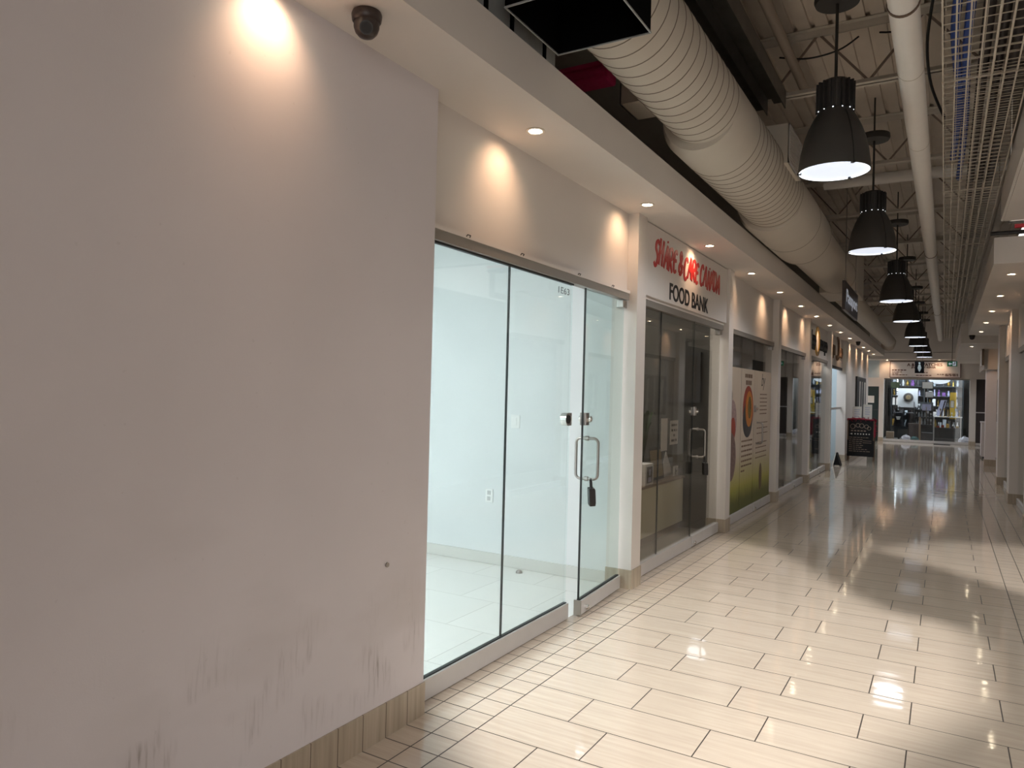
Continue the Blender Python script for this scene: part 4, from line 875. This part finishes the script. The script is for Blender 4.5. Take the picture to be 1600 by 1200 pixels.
obj('panel', B().box(.55, 1.25, 32.80, 32.83, 1.30, 2.05), M['glassw'], t); obj('case', B().lathe([(.001, 0), (.17, 0), (.17, -.05), (.15, -.06), (.001, -.06)], (.92, 32.80, 1.70), 28, 'Y'), M['ink'], t, smooth=True)
obj('dial', B().lathe([(.001, -.062), (.09, -.062), (.09, -.058)], (.92, 32.80, 1.70), 24, 'Y'), M['brass'], t); obj('hand', B().bar((.92, 32.735, 1.70), (.92, 32.735, 1.77), .01).bar((.92, 32.735, 1.70), (.965, 32.735, 1.70), .01), M['black'], t)
obj('stand', B().box(.60, .64, 32.78, 32.84, 0, 1.32).box(1.16, 1.2, 32.78, 32.84, 0, 1.32), M['slate'], t)
t = thing('banner_stand', 'yellow banner behind the table of gold ware', 'banner', (2.46, 32.6, 0)); obj('banner', B().box(2.33, 2.55, 32.60, 32.615, .9, 1.92), M['yellow'], t); obj('pole', B().cyl((2.46, 32.63, 0), (2.46, 32.63, 1.95), .012), M['slate'], t)
t = thing('poster_stand', 'tilted lilac printed posters beside the yellow banner', 'poster', (2.1, 32.5, 0)); obj('poster', B().prism([(1.86, 1.0), (2.08, 1.0), (2.24, 1.62), (2.04, 1.62)], 32.50, 32.51, 'Y'), M['lilac'], t); obj('stripe', B().prism([(2.02, 1.02), (2.06, 1.02), (2.20, 1.60), (2.16, 1.60)], 32.49, 32.50, 'Y'), M['fabric'], t); obj('pole', B().cyl((2.0, 32.53, 0), (2.0, 32.53, 1.2), .012), M['slate'], t)
t = thing('display_table', 'white topped glass display table in the right half of the end shop', 'table', (2.25, 32.2, 0))
obj('tabletop', B().box(1.80, 2.74, 31.95, 32.45, .965, .995), M['white'], t); obj('lower_shelf', B().box(1.84, 2.70, 31.98, 32.42, .55, .57), M['slate'], t); obj('base', B().box(1.82, 2.72, 31.97, 32.43, .02, .16), M['slate'], t)
for x in (1.82, 2.70):
    for y in (31.98, 32.41): obj('leg', B().box(x-.015, x+.015, y-.015, y+.015, 0, .965), M['alu'], t)
shelfunit(1.12, 1.78, 32.7, 33.0, [.62, .92, 1.22], 'shelf_unit', 'low grey shelf of clear glassware between clock panel and posters', 'shelfgrey')
rnd = random.Random(17)
for z, lvn in ((.645, 'bottom'), (.945, 'middle'), (1.245, 'top')):
    for i in range(6):
        h = rnd.uniform(.12, .24); r_ = rnd.uniform(.03, .045); x = 1.19+.104*i; kind = rnd.choice(['goblet', 'vase']); c = rnd.choice(['crystal', 'glassw'])
        pf = [(.001, 0), (r_*.8, 0), (r_*.15, h*.1), (r_*.15, h*.5), (r_, h*.7), (r_*.9, h)] if kind == 'goblet' else [(.001, 0), (r_*.7, 0), (r_, h*.4), (r_*.5, h*.8), (r_*.8, h)]
        o = obj(kind, B().lathe(pf, (x, 32.83, z), 14), M[c], smooth=True, cat=kind); o['label'] = '%s %s on the %s board of the low glassware shelf' % (cn[c], kind, lvn); o['group'] = o['label']
rnd = random.Random(5)
for i in range(7):
    x = 1.9+.125*i; h = rnd.uniform(.14, .34); r_ = .035; c = rnd.choice(['gold', 'gold', 'glassw', 'crystal'])
    o = obj('candlestick', B().lathe([(.001, 0), (r_, 0), (r_*.3, h*.15), (r_*.25, h*.7), (r_*.8, h*.85), (r_*.6, h), (.001, h)], (x, 32.15, .995), 14), M[c], smooth=True, cat='candlestick', group='ware on the white display table'); o['label'] = '%s candlestick on the white display table, number %d from the left' % (cn[c], i+1)
for i in range(5):
    x = 1.95+.16*i; obj('trinket_box', B().box(x-.05, x+.05, 32.05, 32.2, .571, .571+rnd.uniform(.06, .16), .005), M[rnd.choice(['slate', 'dred', 'glassw', 'gold'])], label='small trinket box on the lower shelf of the display table', cat='box', group='trinket boxes')
def torso(x, y, label):
    t = thing('mannequin', label, 'mannequin', (x, y, 0)); obj('dress_form', B().lathe([(.001, 1.20), (.045, 1.19), (.055, 1.12), (.16, 1.08), (.17, .98), (.13, .82), (.17, .66), (.18, .55), (.001, .55)], (x, y, 0), 20), M['fabric'], t, smooth=True)
    obj('pole', B().cyl((x, y, .03), (x, y, .56), .018), M['slate'], t); obj('base', B().cyl((x, y, 0), (x, y, .03), .14), M['slate'], t)
torso(.62, 32.2, 'black dress form at left of the end shop, nearer the pillar'); torso(1.02, 32.4, 'black dress form left of the cabinet in the end shop')
obj('white_cup', B().lathe([(.001, 0), (.05, 0), (.09, .12), (.085, .12)], (.62, 31.95, .82), 14), M['glassw'], smooth=True, label='white bowl held before the nearer dress form', cat='bowl')
t = thing('low_cabinet', 'dark low cabinet with a tan edge in the middle of the end shop', 'cabinet', (1.15, 31.8, 0)); obj('body', B().box(.97, 1.33, 31.6, 32.0, .01, .70), M['sheet'], t); obj('edge_strip', B().box(1.33, 1.40, 31.6, 31.62, .02, .95), M['wood'], t)
obj('storage_crate', B().box(1.42, 1.80, 31.4, 31.7, .02, .38, .01), M['slate'], label='dark grey crate on the floor in the middle of the end shop', cat='crate')
obj('wicker_box', B().box(.24, .50, 31.4, 31.8, .02, .36, .01), M['wood'], label='brown box low at the left pillar of the end shop', cat='box')
def bagat(x, y, r_, m, label, seed):
    b = B().sphere((x, y, r_*.75), r_, (1.1, .9, .95), 20, 14); rn = random.Random(seed)
    for v in b.b.verts:
        v.co += Vector((rn.uniform(-1, 1), rn.uniform(-1, 1), rn.uniform(-1, 1)))*r_*.12
        if v.co.z < .015: v.co.z = .015
    b.lathe([(r_*.18, r_*1.5), (r_*.10, r_*1.66), (r_*.26, r_*1.9)], (x, y, .0), 9); obj('plastic_bag', b, m, smooth=True, label=label, cat='bag')
bagat(2.80, 31.3, .17, M['bag'], 'white plastic bag on the floor at right of the end shop', 1); bagat(.92, 31.35, .15, M['bag'], 'white plastic bag on the floor before the dress form', 2); bagat(1.2, 31.35, .13, M['teal'], 'dark teal bag on the floor left of the crate', 3)
obj('door_mat', B().box(1.84, 2.36, 30.5, 30.98, .0005, .012), M['rug'], label='black door mat before the end shop', cat='mat')
t = thing('oval_pendant', 'large white oval ceiling lamp at upper right of the end shop', 'lamp', (1.98, 32.3, 2.2))
obj('bowl', B().sphere((1.98, 32.3, 2.40), .36, (1, 1, .45)), emat('oval_glow', (.85, .93, 1), .4), t, smooth=True); obj('stem', B().cyl((1.98, 32.3, 2.5), (1.98, 32.3, 2.95), .012), M['alu'], t)
for i, (x, z, wd, h, m_, s) in enumerate(((.35, 2.05, .3, .22, 'grn', 'green'), (1.42, 2.05, .34, .24, 'paper', 'pale'), (1.52, 1.72, .26, .2, 'glassw', 'white'), (1.42, 1.2, .3, .25, 'lilac', 'lilac'), (2.36, 1.35, .1, .25, 'paper', 'small pale'))):
    yy = 31.8+.1*i
    t = thing('picture', '%s picture hanging in the end shop window' % s, 'picture', (x+wd/2, yy, z)); obj('frame', B().box(x-.015, x+wd+.015, yy, yy+.02, z-.015, z+h+.015), M['slate'], t); obj('print', B().box(x, x+wd, yy-.006, yy, z, z+h), M[m_], t)
    obj('wire', B().cyl((x+wd/2, yy+.01, z+h), (x+wd/2, yy+.01, 2.94), .002, n=6), M['steel'], t)

# ------------------------------------------------------------------ right side: column, header box and counter
p = struct('trim_4', B().box(3.04, 3.27, 21.6, 21.9, 0, 2.40), M['counter']); obj('base', B().box(3.03, 3.28, 21.59, 21.91, 0, .16), M['base'], p)
struct('wall_right', B().box(2.98, 3.6, 21.5, 24.0, 2.40, 2.90), M['paint'])
t = thing('white_counter', 'white boxy counter beside the far right column', 'counter', (3.17, 24.4, 0)); obj('body', B().box(3.06, 3.5, 24.2, 24.9, .06, 1.0), M['counter'], t); obj('plinth', B().box(3.09, 3.48, 24.22, 24.88, 0, .06), M['slate'], t); obj('counter_top', B().box(3.045, 3.52, 24.18, 24.92, 1.0, 1.03), M['counter'], t)
t = thing('poster_board', 'dark edged board under the far right soffit', 'sign', (2.93, 21.2, 2.45)); obj('panel', B().box(2.93, 2.97, 21.2, 22.2, 2.50, 2.89), M['board'], t); obj('edge', B().box(2.925, 2.975, 21.19, 21.2, 2.49, 2.89), M['ink'], t)
shelfunit(3.5, 3.85, 22.4, 22.85, [.28+.22*i for i in range(9)], 'display_rack', 'narrow display rack behind the far right column', 'slate')
rnd = random.Random(31)
for i in range(9):
    z = .3+.22*i; obj('hanging_goods', B().box(3.55, 3.78, 22.45, 22.75, z+.006, z+.18, .02), M[['glassw', 'slate', 'paper', 'crystal'][i % 4]], label='%s item on the display rack behind the right column' % ['white', 'black', 'pale', 'silver'][i % 4], cat='goods', group='goods behind the right column')
